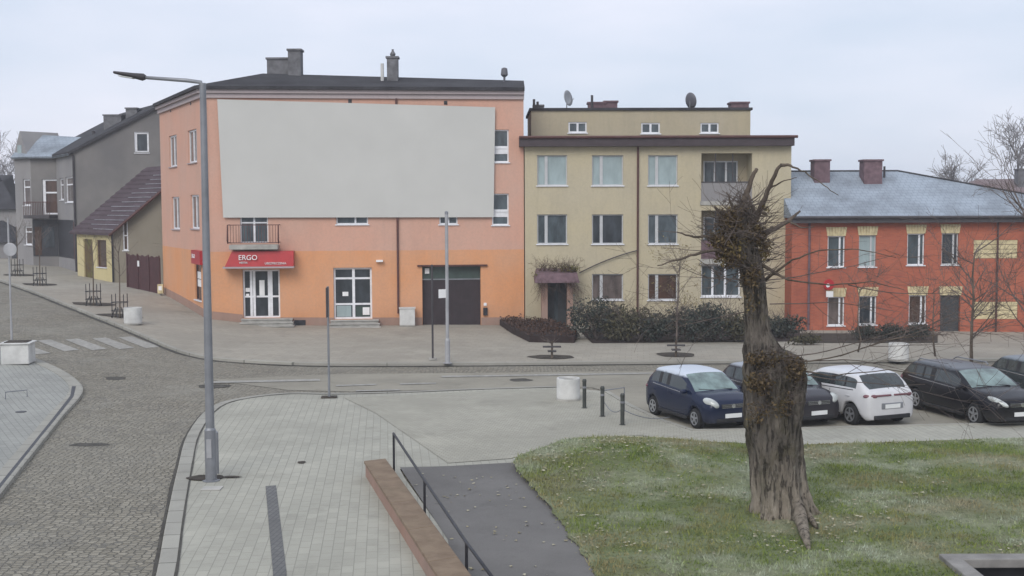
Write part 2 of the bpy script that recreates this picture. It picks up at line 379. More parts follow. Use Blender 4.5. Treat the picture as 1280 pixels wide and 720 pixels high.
# roadway everywhere between the pavements
sheet('road', [(-70, 6), (1.0, 6), (1.0, 30), (40, 30), (70, 36), (70, 50), (30, 52), (-12, 52), (-70, 130)], M['road_setts'], .0)
# far pavement with its kerb
KF = smooth(gp([(-140, 310), (-60, 331), (0, 352), (40, 366), (80, 382), (115, 396), (150, 410), (185, 425), (215, 438), (250, 448), (300, 453.5), (370, 457), (460, 458), (640, 457), (800, 455.5), (1000, 454), (1280, 452), (1500, 450)]), 3)
far_poly = offset(KF, .15) + [(60, 78), (-15, 78), (-70, 150)]
PAVH = .13
sheet('far_pavement', far_poly, M['pavement_far'], PAVH - .012)
kerb('far_kerb', KF, .16, -.05, PAVH, M['kerb_stone'])
# street on the right part is asphalt, slightly darker
sA = gp([(262, 475), (420, 468), (640, 466), (900, 463), (1300, 459), (1420, 459), (1420, 481), (900, 483), (640, 486), (440, 490), (360, 488)])
sheet('street_asphalt', sA, M['asphalt'], .012)
# plaza
PL = smooth(gp([(176, 790), (196, 720), (208, 655), (222, 590), (235, 545), (262, 512), (300, 500), (360, 493.5), (420, 494), (500, 492), (600, 488), (700, 485)]), 4)
pl_poly = offset(PL, -.28) + gp([(760, 492), (792, 511), (830, 529), (866, 541.5), (1000, 539), (1280, 532), (1500, 527)]) + gp([(1500, 545), (1290, 552.5)]) + gp([(1010, 560.5), (880, 563), (800, 600), (700, 600), (640, 595), (560, 589), (500, 590), (505, 600), (600, 735), (640, 800)])
sheet('plaza_paving', pl_poly, M['plaza_slabs'], .07)
kerb('plaza_kerb', PL, -.30, -.03, .082, M['kerb_stone'])
# a cobbled area of the plaza (warmer, small stones)
co = gp([(430, 500), (520, 496), (600, 492), (700, 489), (756, 495), (788, 513), (826, 531), (862, 544), (1000, 541), (1000, 557), (880, 560), (800, 548), (740, 550), (690, 560), (640, 577), (560, 583), (470, 520)])
sheet('plaza_setts', co, M['plaza_cobble'], .082)
sheet('paving_band', gp([(332, 612), (345, 611), (358, 719), (362, 780), (344, 780), (341, 719)]), M['band'], .079)
sheet('paving_band', gp([(243, 548), (255, 520), (262, 520), (249, 552), (232, 628), (212, 719), (200, 790), (192, 790), (204, 719), (224, 628)][::-1]), M['kerb_stone'], .080)
# parking surface
pk = gp([(760, 491), (792, 510), (830, 528), (867, 540.5), (1000, 538), (1280, 531), (1500, 526), (1500, 478), (900, 480), (740, 485)])
sheet('parking_area', pk, M['asphalt'], .02)
kerb('parking_kerb', gp([(760, 491), (792, 510), (830, 528), (867, 540.5), (1000, 538), (1280, 531), (1500, 526)]), -.18, 0, .095, M['kerb_stone'])
# left pavement
LP = smooth(gp([(-60, 430), (-20, 433), (20, 441), (55, 455), (82, 468), (98, 480), (104, 490), (98, 502), (80, 522), (50, 560), (0, 624), (-60, 705)]), 4)
sheet('left_pavement', offset(LP, -.4), M['pavement_left'], .10)
kerb('left_kerb', LP, -.42, -.03, .115, M['kerb_stone'])
sheet('drain_line', gp([(95, 487), (92, 500), (50, 553), (0, 617), (-50, 680), (-50, 676), (0, 611), (50, 548), (88, 499), (90, 487)]), M['black_metal'], .118)
# dark footpath and lawn
def lawn_h(x, y):
    # gentle mound at the corner of the lawn, slight fall towards the viewer
    d = math.hypot((x - 2.6) / 3.0, (y - 28.6) / 3.2)
    e = min(1, max(0, (31.2 - y) / 1.2))
    return .26 * math.exp(-d * d) * e + .05 * noise.noise(Vector((x * .5, y * .5, 0))) * e
path_poly = gp([(500, 588), (560, 586.5), (640, 582), (712, 578), (790, 800), (575, 800), (560, 680)])
sheet('footpath', path_poly, M['path_dark'], .075)
lw = smooth(gp([(664, 640), (642, 600), (640, 587), (655, 579), (690, 568), (730, 556), (770, 551), (810, 552), (850, 558), (885, 562.5)]), 3)
lwp = lw + gp([(1010, 560), (1290, 551.5), (1600, 543)]) + [(24, 24), (24, PITY - .3 + .3), (PITX, PITY), (PITX, 15), (2.6, 15)] + smooth(gp([(790, 800), (745, 720), (700, 665), (664, 620)]), 3)[:-1]
lw_clean = smooth(gp([(770, 790), (742, 720), (705, 665), (668, 620), (645, 596), (648, 583), (690, 568), (730, 556), (770, 551), (810, 552), (850, 558), (885, 562.5)]), 4)
lw_clean = [(p[0] + .13 * noise.noise(Vector((p[0] * 2.3, p[1] * 2.3, 0))), p[1] + .13 * noise.noise(Vector((p[0] * 2.3, p[1] * 2.3, 7)))) for p in dense(lw_clean, .25)]
lawn_poly = lw_clean + gp([(1010, 560), (1290, 551.5), (1600, 543)]) + [(24, 24), (24, PITY), (PITX, PITY), (PITX, 15), (3.4, 15)]
sheet('lawn_soil', lawn_poly, M['grass_ground'], .10, bumpf=lawn_h, fine=True)
def inpoly(x, y, P):
    c = False; n = len(P); j = n - 1
    for i in range(n):
        xi, yi = P[i][0], P[i][1]; xj, yj = P[j][0], P[j][1]
        if (yi > y) != (yj > y) and x < (xj - xi) * (y - yi) / (yj - yi) + xi: c = not c
        j = i
    return c
# blades
vs, fs = [], []
rnd = random.Random(3)
cnt = 0
while cnt < 90000:
    y = 16.5 + 15.5 * rnd.random() ** 1.0; x = rnd.uniform(-.2, 15.5)
    if x > .47 * y + 1 or not inpoly(x + rnd.gauss(0, .05), y + rnd.gauss(0, .05), lawn_poly): cnt += .2; continue
    cnt += 1
    if noise.noise(Vector((x * .7, y * .7, 5))) < -.35 and rnd.random() < .6: continue
    z = terr(x, y) + .095 + lawn_h(x, y); h = (rnd.uniform(.02, .06) if rnd.random() < .85 else rnd.uniform(.06, .12)) * (1 + .8 * noise.noise(Vector((x * 1.1, y * 1.1, 1)))); w = rnd.uniform(.006, .016); a = rnd.uniform(0, PI); lx, ly = rnd.uniform(-.05, .05), rnd.uniform(-.05, .05)
    b = len(vs); vs += [(x - w * math.cos(a), y - w * math.sin(a), z), (x + w * math.cos(a), y + w * math.sin(a), z), (x + lx, y + ly, z + h)]; fs.append((b, b + 1, b + 2))
m = MB(); m.v = [Vector(v) for v in vs]; m.f = fs; m.build('grass', M['grass_blade'])['kind'] = 'stuff'
# fallen leaves
m = MB()
for k in range(3800):
    if k < 420: x, y = rnd.uniform(-3, 4), rnd.uniform(17, 27); okp = inpoly(x, y, path_poly) and not inpoly(x, y, lawn_poly); z0 = .085
    else: x, y = rnd.uniform(.5, 14), rnd.uniform(17, 31.5); okp = inpoly(x, y, lawn_poly); z0 = .135 + lawn_h(x, y)
    if not okp: continue
    if k >= 420 and noise.noise(Vector((x * .4, y * .4, 9))) + .8 * math.exp(-((x - 2.2) / 2.2) ** 2 - ((y - 28.5) / 3) ** 2) + .5 * noise.noise(Vector((x * 2.5, y * 2.5, 3))) < .16: continue
    if k < 420 and noise.noise(Vector((x * .8, y * .8, 4))) < -.1: continue
    s = rnd.uniform(.02, .05); a = rnd.uniform(0, 6.28); z = terr(x, y) + z0
    pts = [(x + s * r_ * math.cos(a + t), y + s * r_ * math.sin(a + t), z + rnd.uniform(0, .02)) for t, r_ in ((0, 1.3), (1.1, .6), (2.1, 1), (3.3, .5), (4.2, 1.0), (5.3, .6))]
    m.add(pts, [(0, 1, 2, 3, 4, 5)])
m.build('fallen_leaves', M['leaf_fallen'])['kind'] = 'stuff'
# sunken area at the right edge: concrete coping, recess darkness put into near-black walls
m = MB()
m.box(((PITX + 18) / 2, PITY - .14, .1), (18 - PITX + .3, .34, .16)); m.box((PITX + .0, PITY - 3.35, .1), (.3, 6.4, .155))
o = m.build('retaining_coping', M['steps'], bevel=.02); o['kind'] = 'structure'
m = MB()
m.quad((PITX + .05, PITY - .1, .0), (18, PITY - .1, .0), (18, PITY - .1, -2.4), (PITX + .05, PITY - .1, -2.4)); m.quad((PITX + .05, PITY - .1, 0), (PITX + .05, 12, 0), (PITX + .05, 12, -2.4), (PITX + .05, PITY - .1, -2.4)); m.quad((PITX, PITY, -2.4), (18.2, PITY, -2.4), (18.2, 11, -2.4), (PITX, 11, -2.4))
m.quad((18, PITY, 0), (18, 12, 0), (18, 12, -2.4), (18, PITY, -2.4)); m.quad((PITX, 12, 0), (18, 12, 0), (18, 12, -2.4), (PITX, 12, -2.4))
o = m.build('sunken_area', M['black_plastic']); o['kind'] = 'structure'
# markings
for k, (a, b) in enumerate(((0, 0),)):
    for i, xx in enumerate((-26, 10, 46, 81, 115, 148)):
        y0 = 428.5 - i * 1.3 if i > 1 else 430
        q = gp([(xx, y0), (xx + 17, y0 - 1.2), (xx + 53, y0 + 11.6), (xx + 34, y0 + 13.4)])
        sheet('crossing_stripe', q, M['marking_worn'], .012)
for (pts) in ([(255, 477.5), (400, 474.5), (400, 477), (255, 480)], [(552, 470.5), (800, 466.5), (800, 468.5), (552, 472.5)], [(800, 466.5), (980, 465), (980, 466.5), (800, 468.3)]):
    sheet('road_marking', gp(pts), M['marking_worn'], .028)
for (pts) in ([(420, 482), (470, 480.5), (470, 482.2), (420, 483.8)], [(500, 480), (545, 479), (545, 480.5), (500, 481.7)], [(445, 488.6), (500, 487.6), (500, 489), (445, 490.2)]):
    sheet('road_marking', gp(pts), M['marking_worn'], .028)
# dirt, patches and covers
def blob(name, px, py, rx, ry, mat, dz, seed):
    c = G(px, py); pts = []
    for k in range(18):
        a = 2 * PI * k / 18; r = 1 + .35 * noise.noise(Vector((math.cos(a) * 1.5, math.sin(a) * 1.5, seed)))
        pts.append((c.x + rx * r * math.cos(a), c.y + ry * r * math.sin(a)))
    return sheet(name, pts, mat, dz)
blob('soil_patch', 258, 602, .42, .28, M['soil'], .098, 1); blob('soil_patch', 290, 601, .22, .08, M['soil'], .099, 2)
blob('soil_patch', 377, 582, .10, .12, M['soil'], .088, 3)
def band(name, line, w, mat, dz, seed=0):
    a = [tuple(Vector(p)) for p in line]; k = [(.5 + .8 * abs(noise.noise(Vector((p[0], p[1], seed))))) for p in a]
    L_ = [offset(a, w * .5 * q)[i] for i, q in enumerate(k)]; R_ = [offset(a, -w * .5 * q)[i] for i, q in enumerate(k)]
    m_ = MB(); n = len(a)
    for p, q in zip(L_, R_): m_.v += [Vector((p[0], p[1], terr(*p) + dz)), Vector((q[0], q[1], terr(*q) + dz))]
    m_.f = [(2 * i, 2 * i + 1, 2 * i + 3, 2 * i + 2) for i in range(n - 1)]
    o_ = m_.build(name, mat); o_['kind'] = 'structure'; return o_
band('gutter_dirt', offset(dense(KF), -.12), .30, M['gutter_dirt'], .02, 1)
band('gutter_dirt', offset(dense(PL), .05), .10, M['gutter_dirt'], .014, 2)
band('paving_joint', offset(dense(PL), -.325), .06, M['gutter_dirt'], .0865, 3)
band('paving_joint', offset(dense(gp([(792, 511), (830, 529), (866, 541.5), (1000, 539), (1280, 532), (1500, 527)])), .15), .12, M['gutter_dirt'], .03, 4)
blob('road_patch', 110, 556, .55, .22, M['gutter_dirt'], .006, 5); blob('road_patch', 145, 473, .4, .35, M['gutter_dirt'], .006, 6)
blob('road_patch', 268, 483, .55, .5, M['gutter_dirt'], .016, 7); blob('road_patch', 650, 475.5, .4, .45, M['gutter_dirt'], .018, 4)
for (px, py, rx) in ((690, 450, .95), (845, 447, .95), (117, 383, 1.1), (152, 398, 1.0), (50, 358, 1.1), (22, 346, 1.1)):
    blob('tree_pit', px, py, rx, rx * .8, M['soil'], PAVH + .008, px)
# ------------------------------------------------------------------ buildings
class Wall:
    """a vertical wall from p0 to p1 (left to right as seen from outside)"""
    def __init__(s, p0, p1):
        s.p0 = Vector((p0[0], p0[1], 0)); s.p1 = Vector((p1[0], p1[1], 0)); s.d = (s.p1 - s.p0).normalized(); s.L = (s.p1 - s.p0).length
        s.n = Vector((-s.d.y, s.d.x, 0))   # into the building
    def uv(s, px, py, off=0):
        r = ray(px, py); q = s.p0 + s.n * off; t = (q - CAM).dot(s.n) / r.dot(s.n); p = CAM + r * t
        return (p - s.p0).dot(s.d), p.z
    def P(s, u, z, d=0): return s.p0 + s.d * u + s.n * d + Vector((0, 0, z))
    def rect(s, x0, y0, x1, y1, off=0):
        ym, xm = (y0 + y1) / 2, (x0 + x1) / 2
        return s.uv(x0, ym, off)[0], s.uv(x1, ym, off)[0], s.uv(xm, y1, off)[1], s.uv(xm, y0, off)[1]
    def bx(s, mb, u0, u1, z0, z1, d0, d1):
        P = s.P; return mb.hexa([P(u0, z0, d0), P(u1, z0, d0), P(u1, z0, d1), P(u0, z0, d1), P(u0, z1, d0), P(u1, z1, d0), P(u1, z1, d1), P(u0, z1, d1)])
    def holes(s, mb, z0, z1, hs, dep=.16, u0=0, u1=None):
        u1 = s.L if u1 is None else u1
        U = sorted(set([u0, u1] + [h[0] for h in hs] + [h[1] for h in hs])); Z = sorted(set([z0, z1] + [h[2] for h in hs] + [h[3] for h in hs]))
        for a in range(len(U) - 1):
            for b in range(len(Z) - 1):
                cu, cz = (U[a] + U[a + 1]) / 2, (Z[b] + Z[b + 1]) / 2
                if any(h[0] < cu < h[1] and h[2] < cz < h[3] for h in hs): continue
                mb.quad(s.P(U[a], Z[b]), s.P(U[a + 1], Z[b]), s.P(U[a + 1], Z[b + 1]), s.P(U[a], Z[b + 1]))
        for h in hs:
            e = h[4] if len(h) > 4 else dep
            c = [(h[0], h[2]), (h[1], h[2]), (h[1], h[3]), (h[0], h[3])]
            for i in range(4):
                a, b = c[i], c[(i + 1) % 4]; mb.quad(s.P(*a), s.P(*b), s.P(b[0], b[1], e), s.P(a[0], a[1], e))
def window(w, par, r, dep=.14, mull=(.5,), trans=(), gl='glass_dark', sill=True, fw=.07, name='window', fmat='white_frame', sillmat='white_frame', label=None, mw=.7):
    u0, u1, z0, z1 = r[:4]; g = MB(); g.quad(w.P(u0, z0, dep), w.P(u1, z0, dep), w.P(u1, z1, dep), w.P(u0, z1, dep))
    o = g.build(name, M[gl], par)
    if label: o['label'] = label
    f = MB(); a, b = dep - .05, dep + .0
    b = dep - .004
    w.bx(f, u0 + .002, u0 + fw, z0 + .002, z1 - .002, a, b); w.bx(f, u1 - fw, u1 - .002, z0 + .002, z1 - .002, a, b)
    w.bx(f, u0 + fw, u1 - fw, z0 + .002, z0 + fw, a, b); w.bx(f, u0 + fw, u1 - fw, z1 - fw, z1 - .002, a, b)
    for q in mull: c = u0 + (u1 - u0) * q; w.bx(f, c - fw * mw, c + fw * mw, z0 + fw, z1 - fw, a - .006, b)
    for q in trans: c = z0 + (z1 - z0) * q; w.bx(f, u0 + fw, u1 - fw, c - fw * .5, c + fw * .5, a - .003, b)
    f.build('frame', M[fmat], o)
    if sill:
        s_ = MB(); w.bx(s_, u0 - .06, u1 + .06, z0 - .05, z0 + .004, -.07, dep - .06); s_.build('sill', M[sillmat], o)
    return o
def slab(mb, poly, z0, z1): return mb.prism([(p[0], p[1]) for p in poly], z0, z1)
def pt(v): return (v.x, v.y)
def text_mesh(name, txt, size, w, u, z, d, mat, par, align='LEFT', depth=.006):
    cu = bpy.data.curves.new(name, 'FONT'); cu.body = txt; cu.size = size; cu.extrude = depth; cu.align_x = align
    t = bpy.data.objects.new(name + '_c', cu); COL.objects.link(t)
    dg = bpy.context.evaluated_depsgraph_get(); me = bpy.data.meshes.new_from_object(t.evaluated_get(dg)); bpy.data.objects.remove(t)
    R = Matrix((( w.d.x, 0, -w.n.x, 0), (w.d.y, 0, -w.n.y, 0), (0, 1, 0, 0), (0, 0, 0, 1)))
    T = Matrix.Translation(w.P(u, z, d)) @ R
    me.transform(mwof(par).inverted() @ T); me.materials.clear(); me.materials.append(mat)
    o = bpy.data.objects.new(name, me); COL.objects.link(o); o.parent = par; return o
def xy(px, Y, py=300):
    p = AT(px, py, Y); return (p.x, p.y)

# ---------- the salmon and orange corner house
A = xy(256, 61.5, 300); dF = Vector((1, .10)).normalized(); 
def along(p0, d, px, py=300):
    r = ray(px, py); # find t with p0+d t on ray in plan
    den = d.x * r.y - d.y * r.x; t = (p0[1] * r.x - p0[0] * r.y) / den; return (p0[0] + d.x * t, p0[1] + d.y * t)
B_ = along(A, dF, 655)
WF = Wall(A, B_)
dL = Vector((-.50, 1)).normalized(); Cc = along(A, dL, 203)
WL = Wall(Cc, A)
zb = -1.0
ORG = empty('corner_building', (A[0], A[1], terr(*A)), 0, 'three-storey salmon and orange plastered corner house with dark flat-pitched roof and red-signed shop door', 'building')
ztop = WF.uv(262, 112)[1]
hs = {}
R = WF.rect
hs['balc'] = R(300, 243, 335, 304); hs['w2'] = R(420, 243, 460, 280.5); hs['w3'] = R(549, 243, 572, 280.5)
hs['w4'] = R(615, 162, 636, 203); hs['w5'] = R(615, 242, 636, 281.5)
hs['d1'] = R(303.5, 337, 350, 397.5); hs['d2'] = R(417, 334.5, 465, 399); hs['gar'] = R(528, 333, 601, 411)
wm = MB(); WF.holes(wm, zb, ztop, [h + ((.35,) if k == 'gar' else (.22,) if k in ('d1', 'd2') else (.14,)) for k, h in hs.items()])
hl = [WL.rect(211.5, 169, 221, 208.5), WL.rect(235, 162, 246, 203.5), WL.rect(215, 246, 224.5, 286.5), WL.rect(238.5, 243.5, 249, 286), WL.rect(243.5, 326, 251.5, 375)]
WL.holes(wm, zb, ztop, [h + (.14,) for h in hl])
depthB = 9.2
D1 = (B_[0] + WF.n.x * depthB, B_[1] + WF.n.y * depthB)
D0 = (Cc[0] + .6, Cc[1] + .3)
for a, b in ((B_, D1), (D1, D0), (D0, Cc)): wm.quad((a[0], a[1], zb), (b[0], b[1], zb), (b[0], b[1], ztop), (a[0], a[1], ztop))
wm.build('wall', M['salmon'], ORG)
# plinth
pm = MB()
def plinth(W, u0, u1, hgt, mb=pm, dz=0):
    k = max(1, int((u1 - u0) / 1.5))
    for i in range(k):
        a, b = u0 + (u1 - u0) * i / k, u0 + (u1 - u0) * (i + 1) / k
        za, zc = terr(*pt(W.P(a, 0))) + PAVH + hgt, terr(*pt(W.P(b, 0))) + PAVH + hgt
        P = W.P; mb.hexa([P(a, -1, -.03), P(b, -1, -.03), P(b, -1, .0), P(a, -1, .0), P(a, za, -.03), P(b, zc, -.03), P(b, zc, 0), P(a, za, 0)])
ug = [(0, hs['d1'][0] - .02), (hs['d1'][1] + .02, hs['d2'][0] - .02), (hs['d2'][1] + .02, hs['gar'][0] - .02), (hs['gar'][1] + .02, WF.L)]
for W_, a, b, h_ in [(WF, a, b, .4) for a, b in ug] + [(WL, 0, WL.L, .42)]:
    pm = MB(); plinth(W_, a, b, h_, pm); pm.build('plinth', M['plinth'], ORG)
# cornice and roof
def ring(ov): # footprint with overhang
    a = WF.P(0, 0, -ov) - Vector((ov * .8, 0, 0)); b = WF.P(WF.L + .02, 0, -ov); c = WL.P(0, 0, -ov); return [pt(c), pt(a), pt(b), D1, D0]
cm = MB(); slab(cm, ring(.12), ztop - .42, ztop - .18); slab(cm, ring(.24), ztop - .18, ztop + .0); cm.build('cornice', M['cornice'], ORG)
em = MB(); slab(em, ring(.38), ztop + .003, ztop + .17); rf = em.build('roof', M['roof_dark'], ORG)
e = ring(.38); zr = ztop + .17
r0 = pt(Vector((*e[1], 0)) + Vector((2.6, 4.2, 0))); r1 = pt(Vector((*e[2], 0)) + Vector((0, 4.3, 0))); 
rm = MB(); H_ = 1.05
E = [Vector((p[0], p[1], zr)) for p in e]; R0 = Vector((r0[0], r0[1], zr + H_)); R1 = Vector((r1[0], r1[1], zr + H_ * .75))
rm.add([E[0], E[1], E[2], E[3], E[4], R0, R1], [(1, 2, 6, 5), (0, 1, 5), (4, 0, 5), (3, 4, 5, 6), (2, 3, 6)])
MWr = rm.build('roof_slope', M['roof_dark'], rf)
def chim(par, px0, px1, py0, py1, Y, th=.8, mat='chimney_grey', cap=True, name='chimney'):
    a, b = AT(px0, py1, Y), AT(px1, py0, Y); m_ = MB(); m_.box(((a.x + b.x) / 2, Y, (a.z + b.z) / 2 - .3), (b.x - a.x, th, b.z - a.z + .6))
    if cap: m_.box(((a.x + b.x) / 2, Y, b.z - .05), (b.x - a.x + .12, th + .12, .1))
    return m_.build(name, M[mat], par)
chim(rf, 336, 364, 73, 100, 66.0, .9); chim(rf, 362, 377, 62, 100, 65.6, .8); 
c_ = chim(rf, 484.5, 497.5, 71, 106, 65.4, .6); mm = MB(); q = AT(491, 70, 65.4); mm.lathe([(.12, 0), (.16, .1), (.05, .28), (.07, .35)], (q.x, q.y, q.z), 10); mm.build('cowl', M['chimney_grey'], c_)
mm = MB(); q = AT(478, 103, 65); mm.tube([(q.x, q.y, q.z - .3), (q.x, q.y, q.z + 1.0)], .09); mm.build('vent_pipe', M['concrete_white'], rf)
mm = MB(); q = AT(630.5, 103, 66); mm.tube([(q.x, q.y, q.z - .5), (q.x, q.y, q.z + .3)], .06); mm.lathe([(.1, .3), (.2, .4), (.16, .75), (.05, .8)], (q.x, q.y, q.z), 10); mm.build('roof_ventilator', M['dish_dark'], rf)
for (W, px, py) in ((WF, 437.5, 126.5), (WF, 557, 128.5), (WL, 213.5, 138), (WL, 238.5, 129)):
    u, z = W.uv(px, py); mm = MB(); W.bx(mm, u - .09, u + .09, z - .1, z + .1, -.02, 0); mm.build('vent', M['black_metal'], ORG)
# windows
window(WF, ORG, hs['balc'], mull=(.5,), trans=(.42, .68), gl='glass_mid', sill=False, name='balcony_door')
window(WF, ORG, hs['w2'], mull=(.6,), trans=(), gl='glass_mid'); window(WF, ORG, hs['w3'], gl='glass_mid')
for k in ('w4', 'w5'):
    r = hs[k]; o = window(WF, ORG, r, mull=(), trans=(.44,), gl='glass_mid')
    bl = MB(); WF.bx(bl, r[0] + .07, r[1] - .07, r[2] + (r[3] - r[2]) * .26, r[2] + (r[3] - r[2]) * .5, .115, .136); bl.build('blind', M['white_frame'], o)
for h in hl[:4]: window(WL, ORG, h, mull=(.5,), gl='glass_warm', fw=.09, sillmat='cornice')
o = window(WL, ORG, hl[4], mull=(), gl='glass_dark', name='shop_window', fmat='brown_trim'); 
for zz in (.35, .55):
    mm = MB(); r = hl[4]; zc = r[2] + (r[3] - r[2]) * zz; WL.bx(mm, r[0] + .25, r[1] - .25, zc - .02, zc + .35, .10, .13); mm.build('notice', M['white_sign'], o)
# shop door 1
r = hs['d1']; o = window(WF, ORG, r, dep=.22, mull=(.22, .30, .70, .76), trans=(.44,), gl='glass_dark', sill=False, name='shop_door', fw=.09)
wd = r[1] - r[0]
for bx_ in ((r[0] + wd * .44, r[0] + wd * .58, r[2] + 1.15, r[2] + 1.95, .15, .165), (r[0] + .12, r[0] + .34, r[2] + 1.35, r[2] + 1.55, .19, .21), (r[0] + .14, r[0] + .30, r[2] + 1.1, r[2] + 1.25, .19, .21)):
    mm = MB(); WF.bx(mm, *bx_); mm.build('notice', M['white_sign'], o)
mm = MB(); p = WF.P(r[0] + wd * .35, r[2] + 1.05, .13); mm.tube([p, p + Vector((0, 0, .22))], .018); mm.build('handle', M['chrome'], o)
r = hs['d2']; o = window(WF, ORG, r, dep=.22, mull=(.52,), trans=(.29, .79), gl='glass_dark', sill=False, name='shop_door', fw=.10)
mm = MB(); wd = r[1] - r[0]; WF.bx(mm, r[0] + .14, r[0] + wd * .45, r[2] + .12, r[2] + .70, .19, .213); mm.build('door_panel', M['glass_curtain'], o)
mm = MB(); WF.bx(mm, r[0] + .45, r[0] + .75, r[2] + 1.2, r[2] + 1.42, .19, .21); mm.build('notice', M['white_sign'], o)
mm = MB(); WF.bx(mm, r[0] + wd * .75, r[0] + wd * .93, r[2] + .2, r[2] + .6, .19, .213); mm.build('notice', M['white_sign'], o)
mm = MB(); WF.bx(mm, r[0] + wd * .57, r[0] + wd * .93, r[2] + .12, r[2] + .66, .216, .219); mm.build('window_film', M['garage_top'], o)
# garage
r = hs['gar']; mm = MB(); zt = r[2] + (r[3] - r[2]) * .79
WF.bx(mm, r[0] + .003, r[1] - .003, r[2] - .4, zt - .03, .30, .34); n_ = 12
for i in range(n_): a = r[0] + (r[1] - r[0]) * i / n_; WF.bx(mm, a + .02, a + (r[1] - r[0]) / n_ - .02, r[2] - .3, zt - .1, .285, .302)
gd = mm.build('garage_door', M['garage'], ORG)
mm = MB(); WF.bx(mm, r[0] + .003, r[1] - .003, zt + .03, r[3] - .003, .30, .34); mm.build('transom_panel', M['garage_top'], gd)
mm = MB(); WF.bx(mm, r[0] + .003, r[1] - .003, zt - .03, zt + .03, .26, .34); mm.build('transom_bar', M['galv'], gd)
mm = MB(); WF.bx(mm, r[0] - .25, r[1] + .35, r[3] + .01, r[3] + .09, -.12, 0); mm.build('lintel_trim', M['brown_trim'], ORG)
mm = MB(); WF.bx(mm, r[1] + .12, r[1] + .34, r[2] + .7, r[2] + 1.1, -.12, 0); mm.build('meter_box', M['black_metal'], ORG); mm = MB(); WF.bx(mm, r[1] + .15, r[1] + .3, r[2] + 1.2, r[2] + 1.35, -.06, 0); mm.build('door_bell', M['white_sign'], ORG)
mm = MB(); WF.bx(mm, r[0] + .15, r[0] + .38, r[3] - .38, r[3] - .10, .24, .30); mm.build('lantern', M['white_sign'], gd)
# downpipes, wall lamp, grille
mm = MB(); u, z = WF.uv(496.5, 250); mm.tube([WF.P(u, ztop - .4, -.09), WF.P(u, ztop - .7, -.09), WF.P(u, .6, -.09)], .055); mm.build('downpipe', M['rusty'], ORG)
mm = MB(); mm.tube([WF.P(.12, ztop - .2, -.1), WF.P(.12, .3, -.1)], .06); mm.build('downpipe', M['dark_trim'], ORG)
mm = MB(); u, z = WF.uv(475, 326); WF.bx(mm, u - .2, u + .15, z - .05, z + .05, -.25, 0); mm.build('wall_lamp', M['white_sign'], ORG)
mm = MB(); r = WF.rect(368, 400, 382, 406.5); WF.bx(mm, *r, -.05, -.03); mm.build('grille', M['black_metal'], ORG)
# steps
for (x0, x1, dk) in ((303.5, 366, 'd1'), (414, 473, 'd2')):
    ua, ub = WF.uv(x0, 404)[0], WF.uv(x1, 404)[0]; mm = MB(); zs = hs[dk][2]; g0 = terr(*pt(WF.P(ua, 0))) + PAVH - .3; n_ = 4
    for i in range(n_): WF.bx(mm, ua + .0 - .04 * i, ub + .06 * i, g0, zs - .15 * i - .06, -.53 - .3 * i, -.03); WF.bx(mm, ua + .0 - .04 * i - .03, ub + .06 * i + .03, zs - .15 * i - .059, zs - .15 * i - .01, -.58 - .3 * i, -.03 if i == 0 else -.529 - .3 * (i - 1))
    mm.build('steps', M['concrete'], ORG, bevel=.015)
# balcony
uA, uB = WF.uv(289, 310)[0], WF.uv(349, 310)[0]; zbal = hs['balc'][2]
mm = MB(); WF.bx(mm, uA, uB, zbal - .30, zbal - .06, -.85, 0); bal = mm.build('balcony', M['concrete'], ORG, bevel=.02)
mm = MB(); T = lambda pts, r_=.022: mm.tube(pts, r_, 6)
for zz in (zbal + .05, zbal + .95): T([WF.P(uA - .05, zz, 0), WF.P(uA - .05, zz, -.88), WF.P(uB + .05, zz, -.88), WF.P(uB + .05, zz, 0)])
for i in range(19): u = uA - .05 + (uB - uA + .1) * i / 18; T([WF.P(u, zbal + .05, -.88), WF.P(u, zbal + .95, -.88)], .012 if 0 < i < 18 else .035)
for u in (uA - .05, uB + .05): T([WF.P(u, zbal + .95, -.88), WF.P(u, zbal + .2, -1.12), WF.P(u, zbal + .02, -.88)], .03)
mm.build('railing', M['rusty'], bal)
# red shop sign over the door (its own thing, fixed under the balcony)
uA, uB, z0, z1 = WF.rect(290, 314, 367, 333, -.6)
SG = empty('shop_sign', WF.P(uA, z0), 0, 'long red shop sign with white lettering under the small balcony', 'sign')
mm = MB(); P = WF.P; ua_, ub_ = uA + .0, uB
mm.hexa([P(ua_ - .35, z0, -.75), P(ub_, z0, -.75), P(ub_, z0, -.02), P(ua_ - .35, z0, -.02), P(ua_, z1, -.6), P(ub_, z1, -.6), P(ub_, z1, -.02), P(ua_, z1, -.02)])
sb = mm.build('sign_box', M['red_sign'], SG)
mm = MB(); WF.bx(mm, uA - .45, uB + .02, z0 - .09, z0 - .005, -.8, -.02); mm.build('edge_strip', M['cornice'], SG)
fr = -.755
u_, z_ = WF.uv(298, 323.5, -.7); text_mesh('lettering', 'ERGO', .36, WF, u_, z_ - .06, fr - .01, M['white_sign'], sb, depth=.02)
text_mesh('lettering', 'HESTIA', .13, WF, u_ + .04, z_ - .24, fr + .01, M['white_sign'], sb, depth=.02)
u_, z_ = WF.uv(331, 328, -.7); text_mesh('lettering', 'UBEZPIECZENIA', .15, WF, u_, z_ - .1, fr + .01, M['white_sign'], sb, depth=.02)
# second red sign on the side wall
r = WL.rect(246, 313, 257, 330); SG2 = empty('corner_sign', WL.P(r[0], r[2]), 0, 'small red sign on the side wall behind the tall street lamp', 'sign')
mm = MB(); WL.bx(mm, r[0], r[1], r[2], r[3], -.30, -.02); b2 = mm.build('sign_box', M['red_sign'], SG2)
text_mesh('lettering', 'ERGO', .3, WL, r[0] + .2, (r[2] + r[3]) / 2 - .05, -.31, M['white_sign'], b2)
